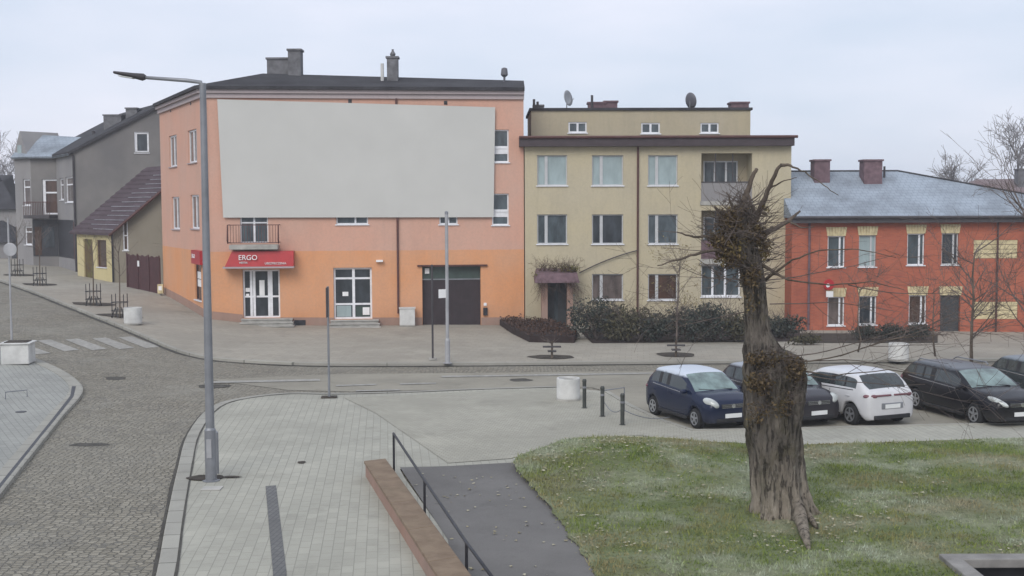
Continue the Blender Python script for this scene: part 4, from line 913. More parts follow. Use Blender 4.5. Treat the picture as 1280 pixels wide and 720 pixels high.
# ------------------------------------------------------------------ cars
def make_car(name, label, L, W, Hh, wb, fo, wr, tc, tr0, tr1, trr, zh0, zc, zbelt, ztail, paintm, rear='hatch', headl=(.24, .13, .10), group='cars parked across the square', rim_spokes=5, frost_screen='car_screen', cat='car', wagon_rails=False):
    """t = distance from the front bumper: tc cowl, tr0 / tr1 roof start / end, trr foot of the rear window"""
    root = empty(name, (0, 0, 0), 0, label, cat, group)
    hw = W / 2; R = wr + .055; f1, f2 = fo, fo + wb
    ts = {0.0, .05, .14, .30, tc, tr0, tr1, trr, L - .14, L - .05, L, (tc + tr0) / 2, tc + .03, tr0 - .03}
    for f in (f1, f2):
        for k in (-1.04, -1, -.86, -.5, 0, .5, .86, 1, 1.04): ts.add(f + k * R)
    bp = (tr0 + tr1) / 2 - .12; ts |= {bp - .05, bp + .05}; cp = tr1 - .38 if rear != 'wagon' else tr1 - .75; ts |= {cp - .05, cp + .05, tr0 + .25, (tr1 + trr) / 2}
    ts = sorted(ts); T = [ts[0]]
    for t in ts[1:]:
        if t - T[-1] > .018: T.append(t)
    T[-1] = L
    def lerpf(pts, t):
        for (a, b), (c, d) in zip(pts, pts[1:]):
            if t <= c: return b + (d - b) * max(0, (t - a)) / (c - a + 1e-9)
        return pts[-1][1]
    top = [(0, zh0 - .14), (.05, zh0 - .05), (.14, zh0), (tc * .55, (zh0 + zc) / 2 + .05), (tc, zc), (tc + (tr0 - tc) * .5, zc + (Hh - zc) * .55), (tr0, Hh - .035), (tr0 + (tr1 - tr0) * .35, Hh), (tr1 - .25, Hh - .02), (tr1, Hh - .06), (trr, ztail), (L - .05, ztail - .06), (L, ztail - .16)]
    belt = [(0, zh0 - .2), (tc, zbelt - .03), (tr1, zbelt + .05), (trr, min(ztail, zbelt + .05)), (L, ztail - .22)]
    wid = [(0, .74), (.05, .84), (.14, .90), (.35, .96), (.8, 1), (L - .8, 1), (L - .25, .95), (L - .05, .88), (L, .82)]
    rows = []; 
    for t in T:
        w = hw * lerpf(wid, t); zt = lerpf(top, t); zb_ = min(lerpf(belt, t), zt - .05); z0 = .20 + .04 * (t < .1 or t > L - .1); cab = t > tc + .001 and t < trr - .001
        za = z0; arch = False
        for f in (f1, f2):
            d = abs(t - f)
            if d <= R + 1e-6: za = wr + math.sqrt(max(0, R * R - d * d)); arch = True
        zm = max(.50, za + .03) ; zm = min(zm, zb_ - .12)
        if not cab:
            pr = [(w * .86, za), (w * .985, za + .01), (w, zm), (w * .995, zb_ - .07), (w * .965, zb_), (w * .90, zb_ + (zt - zb_) * .6), (w * .78, zt - .012), (w * .42, zt), (0, zt + .012)]
        else:
            q = (zt - zb_) / (Hh - zbelt); wt = w * (1 - .20 * min(1, q)); 
            pr = [(w * .86, za), (w * .985, za + .01), (w, zm), (w * .995, zb_ - .07), (w * .955, zb_), (wt + (w * .955 - wt) * .12, zb_ + (zt - zb_) * .84), (wt * .93, zt - .022), (wt * .55, zt), (0, zt + .012)]
        rows.append([(L / 2 - t, y, z) for y, z in pr])
    bm = bmesh.new(); lay = []
    for r in rows:
        left = [bm.verts.new((x, y, z)) for x, y, z in r]; right = [bm.verts.new((x, -y, z)) for x, y, z in r[:-1]]
        lay.append(left + right[::-1])
    n = len(lay[0]); mats = ['body', 'side_window', 'windscreen', 'rear_window', 'trim']
    for i in range(len(T) - 1):
        tm = (T[i] + T[i + 1]) / 2
        for j in range(n - 1):
            f = bm.faces.new((lay[i][j], lay[i + 1][j], lay[i + 1][j + 1], lay[i][j + 1])); jj = j if j < 8 else 15 - j; mi = 0
            if jj == 4 and tc + (tr0 - tc) * .45 < tm < tr1 + (.15 if rear == 'wagon' else .1): mi = 4 if (abs(tm - bp) < .06 or abs(tm - cp) < .06) else 1
            if jj in (6, 7) and tc + .02 < tm < tr0 - .02: mi = 2
            if jj in (6, 7) and tr1 + .01 < tm < trr - .01: mi = 3
            f.material_index = mi
    for e_, rv in ((lay[0], False), (lay[-1], True)):
        k = n // 2
        for j in range(k):
            q = [e_[j], e_[j + 1], e_[n - 2 - j], e_[n - 1 - j]]; q = list(dict.fromkeys(q))
            if len(q) > 2: bm.faces.new(q)
    bmesh.ops.recalc_face_normals(bm, faces=bm.faces)
    me = bpy.data.meshes.new('tmp'); bm.to_mesh(me); bm.free()
    for k in mats: me.materials.append(M['black_plastic'])
    tmp = bpy.data.objects.new('tmp', me); COL.objects.link(tmp); sd = tmp.modifiers.new('s', 'SUBSURF'); sd.levels = 1; sd.render_levels = 1
    dg = bpy.context.evaluated_depsgraph_get(); ev = bpy.data.meshes.new_from_object(tmp.evaluated_get(dg)); bpy.data.objects.remove(tmp)
    mt = {'body': M[paintm], 'side_window': M['car_glass'], 'windscreen': M[frost_screen], 'rear_window': M['car_glass'], 'trim': M['black_plastic']}
    body = None
    for k, nm in enumerate(mats):
        b2 = bmesh.new(); b2.from_mesh(ev); dele = [f for f in b2.faces if f.material_index != k]; bmesh.ops.delete(b2, geom=dele, context='FACES')
        if not b2.faces: b2.free(); continue
        for f in b2.faces: f.material_index = 0; f.smooth = True
        if k == 1:
            for sg in (-1, 1):
                b3 = b2.copy(); bmesh.ops.delete(b3, geom=[f for f in b3.faces if f.calc_center_median().y * sg < 0], context='FACES'); seen = set()
                for f0_ in list(b3.faces):
                    if f0_ in seen: continue
                    st = [f0_]; isl = set(st)
                    while st:
                        q = st.pop()
                        for e in q.edges:
                            for g_ in e.link_faces:
                                if g_ not in isl: isl.add(g_); st.append(g_)
                    seen |= isl; keep = set(f.index for f in isl); b3.faces.index_update(); keep = set(f.index for f in isl); b4 = b3.copy(); b4.faces.ensure_lookup_table(); bmesh.ops.delete(b4, geom=[f for f in b4.faces if f.index not in keep], context='FACES')
                    m2 = bpy.data.meshes.new(nm); b4.to_mesh(m2); b4.free(); m2.materials.append(mt[nm]); o = bpy.data.objects.new(nm, m2); COL.objects.link(o); o.parent = root; MW[o.name] = Matrix.Identity(4)
                b3.free()
            b2.free(); continue
        m2 = bpy.data.meshes.new(nm if k < 4 else 'pillar_trim'); b2.to_mesh(m2); b2.free(); m2.materials.append(mt[nm])
        o = bpy.data.objects.new(nm if k < 4 else 'pillar_trim', m2); COL.objects.link(o); o.parent = root; MW[o.name] = Matrix.Identity(4)
        if k == 0: body = o
    X = lambda t: L / 2 - t
    m_ = MB(); m_.box((0, 0, .36), (L - .5, W * .80, .30)); m_.build('underbody', M['black_plastic'], root)
    # wheels
    for t in (f1, f2):
        for s in (-1, 1):
            y = s * (hw - .115); m_ = MB(); m_.lathe([(wr * .62, -.095), (wr * .9, -.10), (wr, -.06), (wr, .06), (wr * .9, .10), (wr * .62, .095)], (X(t), y, wr), 28, 'Y'); ty = m_.build('wheel', M['tyre'], root, smooth=True)
            r_ = MB(); yo = y + s * .098; r_.lathe([(wr * .60, -.012), (wr * .64, .01 * s), (wr * .55, .006 * s)], (X(t), yo, wr), 28, 'Y') ; r_.v = []; r_.f = []
            nn = 28
            for (ra, rb_) in ((wr * .56, wr * .66),):
                b = len(r_.v)
                for j in range(nn):
                    w_ = 2 * PI * j / nn
                    for rr, yy in ((ra, yo - s * .02), (ra, yo + s * .006), (rb_, yo + s * .010), (rb_, yo - s * .02)): r_.v.append(Vector((X(t) + rr * math.cos(w_), yy, wr + rr * math.sin(w_))))
                for j in range(nn):
                    for q in range(4): r_.f.append((b + j * 4 + q, b + j * 4 + (q + 1) % 4, b + ((j + 1) % nn) * 4 + (q + 1) % 4, b + ((j + 1) % nn) * 4 + q))
            for j in range(rim_spokes):
                w_ = 2 * PI * j / rim_spokes + .3; R_ = Matrix.Rotation(-w_, 3, 'Y'); r_.box(Vector((X(t), yo - s * .004, wr)) + R_ @ Vector((wr * .3, 0, 0)), (wr * .58, .022, wr * .2), m=R_)
            r_.lathe([(wr * .14, -.012), (wr * .14, .014)], (X(t), yo, wr), 14, 'Y'); r_.build('rim', M['rim'], ty)
    # lamps, grille, plates, mirrors, handles, seams
    for s in (-1, 1):
        m_ = MB(); m_.ell((L / 2 - .20, s * hw * .70, zh0 - .085), headl, m=Matrix.Rotation(-s * .55, 3, 'Z') @ Matrix.Rotation(.35, 3, 'Y')); m_.build('headlight', M['headlamp'], root, smooth=True)
        m_ = MB(); m_.ell((-L / 2 + .12, s * hw * .76, ztail - .17), (.085, .20, .075 if rear != 'wagon' else .11), m=Matrix.Rotation(-s * .55, 3, 'Z')); m_.build('tail_light', M['tail_lamp'], root, smooth=True)
        if rear == 'hatch': m_ = MB(); m_.box((-L / 2 + .02, s * hw * .36, ztail - .15), (.075, hw * .62, .055)); m_.build('garnish_strip', M['tail_lamp'], root, bevel=.02)
        m_ = MB(); m_.ell((X(tc + .34), s * (hw + .06), zbelt + .05), (.06, .11, .07)); m_.build('mirror', M[paintm], root, smooth=True)
        m_ = MB()
        for q in (bp - .55, bp + .42):
            m_.box((X(q + .35), s * (hw * 1.0), zbelt - .13), (.16, .03, .025))
        m_.build('door_handle', M[paintm], root)
        m_ = MB(); m_.box((X((f1 + f2) / 2), s * (hw * .995), .26), (wb - 2 * R - .1, .05, .09)); m_.build('sill_strip', M['black_plastic'], root, bevel=.01)
        m_ = MB(); zz = lambda t: lerpf(belt, t) - .005
        tt = [tc + (tr0 - tc) * .5 + (tr1 - tc - (tr0 - tc) * .5) * k / 8 for k in range(9)]; m_.tube([(X(t), s * (hw * .962 * lerpf(wid, t) + .004), zz(t)) for t in tt], .012, 5); m_.build('window_strip', M['chrome'] if paintm != 'paint_white' else M['black_plastic'], root)
    ix = {t: min(range(len(T)), key=lambda i: abs(T[i] - t)) for t in (bp, tc + .32, cp)}
    for t in (tc + .30, bp, tr1 - .3):
        i = min(range(len(T)), key=lambda i: abs(T[i] - t)); q = T[i]
        if min(abs(q - f1), abs(q - f2)) < R + .03: continue
        for s in (-1, 1):
            m_ = MB(); m_.tube([(rows[i][j][0], s * (rows[i][j][1] * .985 + .002), rows[i][j][2]) for j in (1, 2, 3, 4)], .008, 4); m_.build('door_seam', M['black_plastic'], root)
    m_ = MB(); m_.box((L / 2 - .035, 0, zh0 - .17), (.07, W * .44, .12)); gr = m_.build('grille', M['black_plastic'], root, bevel=.02)
    m_ = MB()
    for k in range(3): m_.box((L / 2 + .006, 0, zh0 - .21 + .04 * k), (.02, W * .42, .010))
    m_.build('grille_bar', M['chrome'], gr)
    m_ = MB(); m_.lathe([(.06, -.01), (.06, .01)], (0, 0, 0), 12); 
    for v in m_.v: v.x, v.y, v.z = L / 2 + .02 + v.z, v.y, zh0 - .165 + v.x
    m_.build('emblem', M['chrome'], gr)
    m_ = MB(); m_.box((L / 2 - .01, 0, .30), (.05, W * .62, .10)); m_.build('air_intake', M['black_plastic'], root, bevel=.02)
    m_ = MB(); m_.box((L / 2 + .025, 0, .43), (.02, .52, .115)); m_.build('number_plate', M['plate'], root)
    m_ = MB(); m_.box((-L / 2 - .012, 0, .60 if rear != 'wagon' else .62), (.02, .52, .115)); m_.build('number_plate', M['plate'], root)
    m_ = MB(); m_.box((-L / 2 + .005, 0, .61), (.03, W * .42, .17)); m_.build('plate_recess', M['black_plastic' if paintm != 'paint_white' else 'galv'], root, bevel=.015)
    m_ = MB(); m_.box((-L / 2 + .03, 0, .30), (.10, W * .70, .12)); m_.build('rear_bumper_insert', M['black_plastic'], root, bevel=.02)
    m_ = MB()
    for s in (-.1, .5): m_.tube([(X(tc + .02), s, zc + .02), (X(tc + .10), s - .45, zc + .06)], .012, 5)
    m_.build('wiper', M['black_plastic'], root)
    if wagon_rails:
        m_ = MB()
        for s in (-1, 1): m_.tube([(X(tr0 + .3), s * hw * .70, Hh - .02), (X(tr0 + .4), s * hw * .71, Hh + .05), (X(tr1 - .3), s * hw * .71, Hh + .035), (X(tr1 - .15), s * hw * .70, Hh - .04)], .02, 6)
        m_.build('roof_rail', M['galv'], root)
    if rear != 'sedan':
        m_ = MB(); m_.tube([(X(tr1 - .25), 0, Hh - .01), (X(tr1 + .0), 0, Hh + .14)], .006, 4); m_.build('aerial', M['black_plastic'], root)
    return root
def put_car(o, x, y, ang):
    o.location = (x, y, terr(x, y) + .022); o.rotation_euler = (0, 0, math.radians(ang))
def by_front(hx, ang, fx, fy, L):  # centre from the front centre
    a = math.radians(ang); return fx - math.cos(a) * L / 2, fy - math.sin(a) * L / 2
a1 = -68
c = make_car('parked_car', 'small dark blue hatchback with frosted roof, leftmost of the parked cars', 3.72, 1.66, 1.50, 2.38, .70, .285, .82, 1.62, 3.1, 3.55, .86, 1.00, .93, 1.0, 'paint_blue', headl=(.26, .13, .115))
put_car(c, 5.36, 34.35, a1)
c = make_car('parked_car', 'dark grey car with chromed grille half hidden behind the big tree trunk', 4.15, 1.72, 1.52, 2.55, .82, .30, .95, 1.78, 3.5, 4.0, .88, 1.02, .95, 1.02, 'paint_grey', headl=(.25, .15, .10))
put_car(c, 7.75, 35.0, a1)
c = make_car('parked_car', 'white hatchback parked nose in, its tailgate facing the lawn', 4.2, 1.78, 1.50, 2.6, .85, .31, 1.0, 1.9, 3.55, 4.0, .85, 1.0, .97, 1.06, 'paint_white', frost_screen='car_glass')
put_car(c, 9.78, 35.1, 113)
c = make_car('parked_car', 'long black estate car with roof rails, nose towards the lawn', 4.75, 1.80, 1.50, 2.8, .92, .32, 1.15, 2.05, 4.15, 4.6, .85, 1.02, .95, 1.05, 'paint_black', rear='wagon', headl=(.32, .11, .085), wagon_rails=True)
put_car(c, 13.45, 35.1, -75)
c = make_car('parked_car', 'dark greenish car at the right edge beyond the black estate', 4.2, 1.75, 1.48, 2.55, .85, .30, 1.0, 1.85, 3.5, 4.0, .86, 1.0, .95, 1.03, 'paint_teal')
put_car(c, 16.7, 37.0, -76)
# ------------------------------------------------------------------ street furniture
def ubase(px, py, dz=.13): g = G(px, py, dz); return g
# tall street lamp near
g = ubase(264, 601, .07); ht = AT(247, 104, g.y).z
SL = empty('street_lamp', g, 0, 'tall grey street lamp with long arm standing on the near pavement', 'street lamp')
m = MB(); m.lathe([(.19, 0), (.19, .02), (.125, .03), (.125, 1.15), (.098, 1.2), (.068, ht - g.z)], g, 20); pole = m.build('pole', M['galv'], SL, smooth=False)
m = MB(); m.box(g + Vector((0, -.135, .75)), (.11, .02, .42)); m.build('hatch', M['galv_light'], pole)
m = MB(); tip = AT(182, 97, g.y - .1); m.tube([(g.x, g.y, ht - .25), (g.x - .05, g.y, ht + .02), (g.x - .35, g.y, ht + .06), tip], [.055, .05, .045, .038], 10); arm = m.build('arm', M['galv'], SL, smooth=True)
m = MB(); e = AT(143, 90.5, g.y - .1); d = (e - tip); L_ = d.length; ang = math.atan2(d.z, d.x)
RR = Matrix.Rotation(-ang, 3, 'Y')
prof = [(0, .045, .05), (.08, .07, .08), (.3, .10, .065), (.38, .13, .058), (.5, .13, .052), (.8, .13, .04), (1, .10, .03)]
b = len(m.v)
for (q, w_, h_) in prof:
    for k in range(12): a_ = 2 * PI * k / 12; m.v.append(tip + d * q + RR @ Vector((0, math.cos(a_) * w_, math.sin(a_) * h_)))
for i in range(len(prof) - 1):
    for k in range(12): m.f.append((i * 12 + k, i * 12 + (k + 1) % 12, (i + 1) * 12 + (k + 1) % 12, (i + 1) * 12 + k))
m.f += [tuple(range(12)), tuple(range(72, 84))]
lh = m.build('lamp_head', M['dark_trim'], arm, smooth=True); m = MB(); m.box(tip + d * .62 + Vector((0, 0, -.06)), (L_ * .45, .2, .02), m=RR); m.build('lens', M['lamp_lens'], lh)
# small hoop beside it
g2 = ubase(272, 592, .07); HP = MB(); HP.tube([g2, g2 + Vector((0, 0, .95)), g2 + Vector((-.10, .1, 1.0)), g2 + Vector((-.14, .15, .9)), g2 + Vector((-.14, .15, 0))], .035, 8)
tag(HP.build('hoop_post', M['galv'], None), 'narrow grey metal hoop standing close beside the tall street lamp', 'hoop')
# slim lamp post opposite, far kerb
def post(name, label, cat, px, py, ptop, r0, r1, mat, dz, group=None, py_top_mat=None):
    g = ubase(px, py, dz); zt_ = AT(px, ptop, g.y).z
    o = empty(name, g, 0, label, cat, group); m_ = MB(); m_.lathe([(r0 * 1.8, 0), (r0 * 1.8, .02), (r0, .03), (r0, .9), (r1, 1.0), (r1, zt_ - g.z)], g, 12); m_.build('pole', M[mat], o)
    return o, g, zt_
o, g, z_ = post('metal_post', 'light grey tapered post standing in front of the dark garage door', 'post', 559.5, 454, 268, .10, .065, 'galv_light', .13)
m = MB(); p = AT(553.5, 367, g.y - .1); m.box(p, (.36, .015, .34), .5); m.build('sign_plate', M['white_sign'], o); m = MB(); m.lathe([(.07, 0), (.07, .1), (.02, .13)], (g.x, g.y, z_), 10); m.build('cap', M['galv'], o)
o, g, z_ = post('metal_post', 'thin dark post in front of the left edge of the garage door', 'post', 541, 450, 333, .04, .04, 'dark_trim', .13); m = MB(); m.box((g.x, g.y, g.z + .04), (.3, .3, .08)); m.build('foot', M['concrete'], o)
m = MB(); m.lathe([(.05, 0), (.05, .05), (.01, .08)], (g.x, g.y, z_), 10); m.build('cap', M['dark_trim'], o)
o, g, z_ = post('sign_post', 'thin sign post seen edge-on at the tip of the paved square', 'sign post', 411.5, 497, 358, .04, .035, 'galv', .07)
m = MB(); m.box((g.x - .0, g.y - .07, z_ - .5), (.03, .5, .95)); m.build('sign_plate', M['dark_trim'], o); m = MB(); m.box((g.x, g.y, g.z + .025), (.5, .4, .03), .1); m.build('foot', M['soil'], o)
o, g, z_ = post('sign_post', 'thin sign post with small round sign on the left pavement block', 'sign post', 15, 433, 272, .045, .035, 'galv_light', .10)
m = MB(); p = AT(12.5, 312, g.y - .08); m.lathe([(.25, -.01), (.27, 0), (.25, .01)], p, 20, 'Y'); m.build('sign_plate', M['galv_light'], o)
# square concrete block planter at the left
g = ubase(17, 456, .10); CBk = empty('concrete_block', (g.x, g.y + .4, g.z), 0, 'square white concrete block planter at the left edge', 'planter'); m = MB()
m.box((g.x, g.y + .45, g.z + .38), (.98, .9, .74), .12); m.build('block_body', M['concrete_white'], CBk, bevel=.03)
m = MB(); m.box((g.x, g.y + .45, g.z + .77), (1.1, 1.0, .05), .12); m.build('rim', M['concrete_white'], CBk, bevel=.01)
m = MB(); m.box((g.x, g.y + .45, g.z + .81), (.8, .7, .03), .12); m.build('soil', M['soil'], CBk)
# cylindrical planters
def planter(px, py, r, h, label, dz):
    g = ubase(px, py, dz); g.y += r; o = empty('round_planter', g, 0, label, 'planter', 'round concrete planters'); m_ = MB()
    m_.lathe([(r * .94, 0), (r * .97, .04), (r, .10), (r, h - .05), (r * .985, h), (r * .84, h), (r * .82, h - .1)], g, 32); b_ = m_.build('planter_body', M['concrete_white'], o, smooth=False)
    m_ = MB(); m_.lathe([(r * .83, h - .12), (r * .83, h - .07)], g, 20); m_.build('soil', M['soil'], o)
    m_ = MB(); m_.lathe([(r * 1.03, .0), (r * 1.03, .06)], g, 32); m_.build('base_ring', M['concrete'], o)
planter(711, 502, .37, .70, 'round white concrete planter at the end of the bollard row', .08)
planter(163, 406, .42, .78, 'round white concrete planter beside the staked saplings on the far pavement', .13)
planter(1127, 452, .40, .70, 'round white concrete planter in front of the brick house', .13)
# bollards with chain
bgs = []
lab = ['leftmost dark bollard, closest to the round white planter', 'middle bollard of the three dark ones', 'rightmost dark bollard, closest to the blue car']
proto = None
for i, (px, py) in enumerate(((730.5, 510.5), (753, 521), (778, 531.5))):
    g = ubase(px, py, .07); bgs.append(g)
    if proto is None:
        proto = empty('bollard', g, 0, lab[0], 'bollard', 'bollards on the paved square'); m = MB(); m.lathe([(.09, 0), (.09, .02), (.058, .03), (.058, .80), (.064, .81), (.064, .86), (.045, .90)], g, 16); m.build('bollard_post', M['bollard'], proto)
        m = MB(); m.lathe([(.0595, .62), (.0605, .63), (.0605, .67), (.0595, .68)], g, 16); m.build('ring', M['galv'], proto)
    else: c = copy_tree(proto); c.location = g; c['label'] = lab[i]
def sag(a, b, s, r, name, label):
    m_ = MB(); pts = [a.lerp(b, k / 16) - Vector((0, 0, s * 4 * (k / 16) * (1 - k / 16))) for k in range(17)]; m_.tube(pts, r, 5); tag(m_.build(name, M['galv'], None, smooth=True), label, 'chain')
rr_ = ubase(812, 527, .1)
sag(bgs[1] + Vector((.06, 0, .42)), bgs[2] + Vector((-.06, 0, .42)), .14, .014, 'chain', 'thin sagging chain between the middle and right bollards')
sag(bgs[2] + Vector((.06, 0, .42)), Vector((bgs[2].x + 1.4, bgs[2].y + .6, bgs[2].z + .12)), .12, .014, 'chain', 'thin chain running from the right bollard to the ground by the blue car')
m = MB(); m.tube([bgs[1] + Vector((.0, .3, .86 * .0)), bgs[1] + Vector((0, .3, .72)), bgs[1] + Vector((.72, .9, .72)), bgs[1] + Vector((.72, .9, 0))], .02, 6); tag(m.build('barrier_rail', M['galv'], None), 'low thin rail just behind the bollards', 'rail')
# low rack, left pavement
g = ubase(7, 499, .10); m = MB(); g3 = ubase(34, 496, .10); m.tube([g, g + Vector((0, 0, .22)), g3 + Vector((0, 0, .22)), g3], .018, 6); tag(m.build('low_rail', M['galv'], None), 'very low metal hoop rail on the left pavement', 'rail')
g = ubase(26, 515, .10); m = MB(); m.lathe([(.16, 0), (.16, .012)], (g.x, g.y, g.z), 16); tag(m.build('drain_cover', M['black_metal'], None), 'small dark drain cover on the left pavement', 'drain cover')
g = ubase(265, 611, .07); m = MB(); m.box((g.x, g.y, g.z + .012), (.42, .34, .02)); tag(m.build('access_cover', M['concrete'], None, bevel=.004), 'square concrete access cover at the foot of the tall street lamp', 'cover')
# ------------------------------------------------------------------ low wall and handrail
wa, wb_, wc, wd_ = G(456, 581, 0), G(484, 577, 0), G(600, 733, 0), G(520, 735, 0)
zt_w = .42
def GZ(px, py, z):
    d = ray(px, py); return CAM + d * ((z - HC) / d.z)
A0, A1 = GZ(455, 576, zt_w), GZ(482, 573, zt_w); dd = (GZ(590, 720, zt_w) - A1).normalized(); A1e = A1 + dd * 12; A0e = A0 + dd * 12
LW = empty('low_wall', (A0.x, A0.y, 0), 0, 'long low brown wall between the slab paving and the dark footpath', 'wall')
m = MB(); n1 = Vector((-dd.y, dd.x, 0)); inn = n1 * -.03
def blk(p, q, r, s, z0, z1, mb): mb.prism([(p.x, p.y), (q.x, q.y), (r.x, r.y), (s.x, s.y)][::-1], z0, z1)
sh = (A1 - A0).normalized() * .03
blk(A0 + sh + dd * .03, A1 - sh + dd * .03, A1e - sh, A0e + sh, -.3, zt_w - .07, m); m.build('wall_base', M['plinth'], LW)
Ltot = 12; kk = 6; cp_ = None
for i in range(kk):
    a, b = i * Ltot / kk, (i + 1) * Ltot / kk - .012; m = MB(); blk(A0 + dd * a, A1 + dd * a, A1 + dd * b, A0 + dd * b, zt_w - .07, zt_w, m); m.build('coping_slab', M['coping_brown'], LW, bevel=.012)
HR = empty('handrail', (A1.x, A1.y, 0), 0, 'thin dark metal handrail on posts along the low brown wall', 'handrail')
ro = (A1 - A0).normalized() * .12; B1 = A1 + ro; r_dir = dd
def onrail(px, py, s):  # plan point beside the wall
    return B1 + dd * s
tops = []
for (px, py) in ((492, 542), (530.5, 600), (583, 678), (655, 775)):
    # plan position on the rail line seen at px
    den = dd.x * ray(px, py).y - dd.y * ray(px, py).x; r = ray(px, py); t = (B1.y * r.x - B1.x * r.y) / den; p = B1 + dd * t; k_ = (p.y) / r.y; tops.append(Vector((p.x, p.y, HC + r.z * k_)))
m = MB(); e0 = tops[0]; m.tube([e0 - dd * 0.02] + tops, .028, 8); hr = m.build('top_rail', M['black_metal'], HR, smooth=True)
for p in tops[:3]:
    m = MB(); m.tube([Vector((p.x, p.y, .0)), p], .026, 8); m.lathe([(.06, .075), (.06, .09)], (p.x, p.y, 0), 12); m.build('post', M['black_metal'], HR)
# ------------------------------------------------------------------ vegetation
def leaves(m_, c, r, n, s0, s1, rnd, shell=.5, flat=1):
    for k in range(n):
        d = Vector((rnd.gauss(0, 1), rnd.gauss(0, 1), rnd.gauss(0, 1))).normalized(); q = rnd.random() ** (1 - shell * .7); nz = 1 + .35 * noise.noise(d * 2.1 + Vector(c))
        p = Vector(c) + Vector((d.x * r[0], d.y * r[1], d.z * r[2])) * q * nz
        a = Vector((rnd.gauss(0, 1), rnd.gauss(0, 1), rnd.gauss(0, 1) * flat)).normalized(); b = a.orthogonal().normalized(); b = Matrix.Rotation(rnd.uniform(0, 6.3), 3, a) @ b; s = rnd.uniform(s0, s1)
        m_.add([p - a * s, p + b * s * .45, p + a * s, p - b * s * .45], [(0, 1, 2, 3)])
def branch(m_, p, d, L, r, depth, rnd, wig=.25, up=.1, tips=None, split=2, rmin=.004, sides=5):
    n = max(3, int(L / .25)); pts = [Vector(p)]; rs = [r]; d = Vector(d).normalized()
    for i in range(n):
        d = (d + Vector((rnd.gauss(0, wig), rnd.gauss(0, wig), rnd.gauss(0, wig) + up)) * .35).normalized(); pts.append(pts[-1] + d * (L / n)); rs.append(max(rmin, r * (1 - .6 * (i + 1) / n)))
    m_.tube(pts, rs, sides, cap=False)
    if tips is not None: tips.append(pts[-1])
    if depth <= 0: return
    for k in range(split + (depth > 1)):
        i = rnd.randint(max(1, n // 3), n); q = pts[i]; a = d.orthogonal().normalized(); a = Matrix.Rotation(rnd.uniform(0, 6.3), 3, d) @ a
        branch(m_, q, (d + a * rnd.uniform(.5, 1.1)).normalized(), L * rnd.uniform(.5, .75), max(rmin, rs[i] * .65), depth - 1, rnd, wig, up, tips, split, rmin, max(3, sides - 1))
# the big pollarded tree
rnd = random.Random(11)
gb = GZ(978, 641, .12); Yt = gb.y
BT = empty('pollarded_tree', gb, 0, 'massive pollarded tree with gnarled trunk and cut-back crown on the lawn', 'tree')
def TP(px, py, dy=0): return AT(px, py, Yt + dy)
outl = [(655, 940, 1022), (643, 943, 1018), (628, 945, 1012), (600, 943, 1008), (570, 940, 1005), (545, 934, 1004), (520, 931, 1005), (495, 930, 1005), (470, 928, 1008), (450, 927, 1006), (436, 928, 978), (415, 932, 964), (390, 932, 960), (360, 930, 957), (330, 923, 953), (300, 912, 948), (285, 910, 945), (268, 917, 940), (255, 924, 936)]
m = MB(); NS = 110; lv = []
dens = []
for i in range(len(outl) - 1):
    for k in range(9): t = k / 9; a, b = outl[i], outl[i + 1]; dens.append(tuple(a[j] + (b[j] - a[j]) * t for j in range(3)))
dens.append(outl[-1])
for (py, x0, x1) in dens:
    l, r = TP(x0, py), TP(x1, py); c = (l + r) / 2; ra = (r.x - l.x) / 2; ring_ = []
    for k in range(NS):
        a = 2 * PI * k / NS; dirv = Vector((math.cos(a), math.sin(a), 0)); q = Vector((dirv.x * 1.6, dirv.y * 1.6, c.z * .55))
        fl = max(0, (1.9 - c.z)) * .10 * math.cos(a * 6 + 1.2 + .5 * noise.noise(Vector((a, 0, c.z))))
        burr = .16 * noise.noise(q) + .10 * noise.noise(Vector((dirv.x * 4, dirv.y * 4, c.z * 1.4))) + .045 * noise.noise(Vector((dirv.x * 11, dirv.y * 11, c.z * 3)))
        if 2.2 < c.z < 3.6: burr += .05 * noise.noise(Vector((dirv.x * 6, dirv.y * 6, c.z * 5)))
        fl += .20 * math.exp(-max(0, c.z - .05) / .28) * (.45 + .55 * math.cos(a * 5 + .6)); bark = .05 * noise.noise(Vector((dirv.x * 18, dirv.y * 18, c.z * 4))) + .03 * abs(noise.noise(Vector((dirv.x * 34, dirv.y * 34, c.z * 5)))); R_ = ra * (.96 + burr * (1.25 if c.z > 1.8 else .7) + fl + bark)
        ring_.append(Vector((c.x + dirv.x * R_, c.y + dirv.y * R_ * .92, c.z)))
    lv.append(ring_)
for r in lv: m.v += r
for i in range(len(lv) - 1):
    for k in range(NS): m.f.append((i * NS + k, i * NS + (k + 1) % NS, (i + 1) * NS + (k + 1) % NS, (i + 1) * NS + k))
m.f.append(tuple(range(len(m.v) - NS, len(m.v))))
trunk = m.build('trunk', M['bark_trunk'], BT, smooth=True)
# roots
m = MB()
for (pts, rs) in (([(996, 625), (1001, 648), (1006, 668), (1011, 686)], [.12, .13, .09, .035]), ([(1002, 622), (1010, 642), (1018, 655), (1022, 661)], [.07, .06, .05, .03])):
    P_ = []
    for i, (x, y) in enumerate(pts):
        P_.append(TP(x, y, -.35) if i == 0 else GZ(x, y, .2 if i < len(pts) - 1 else .1))
    m.tube(P_, rs, 10)
m.build('root', M['bark_trunk'], BT, smooth=True)
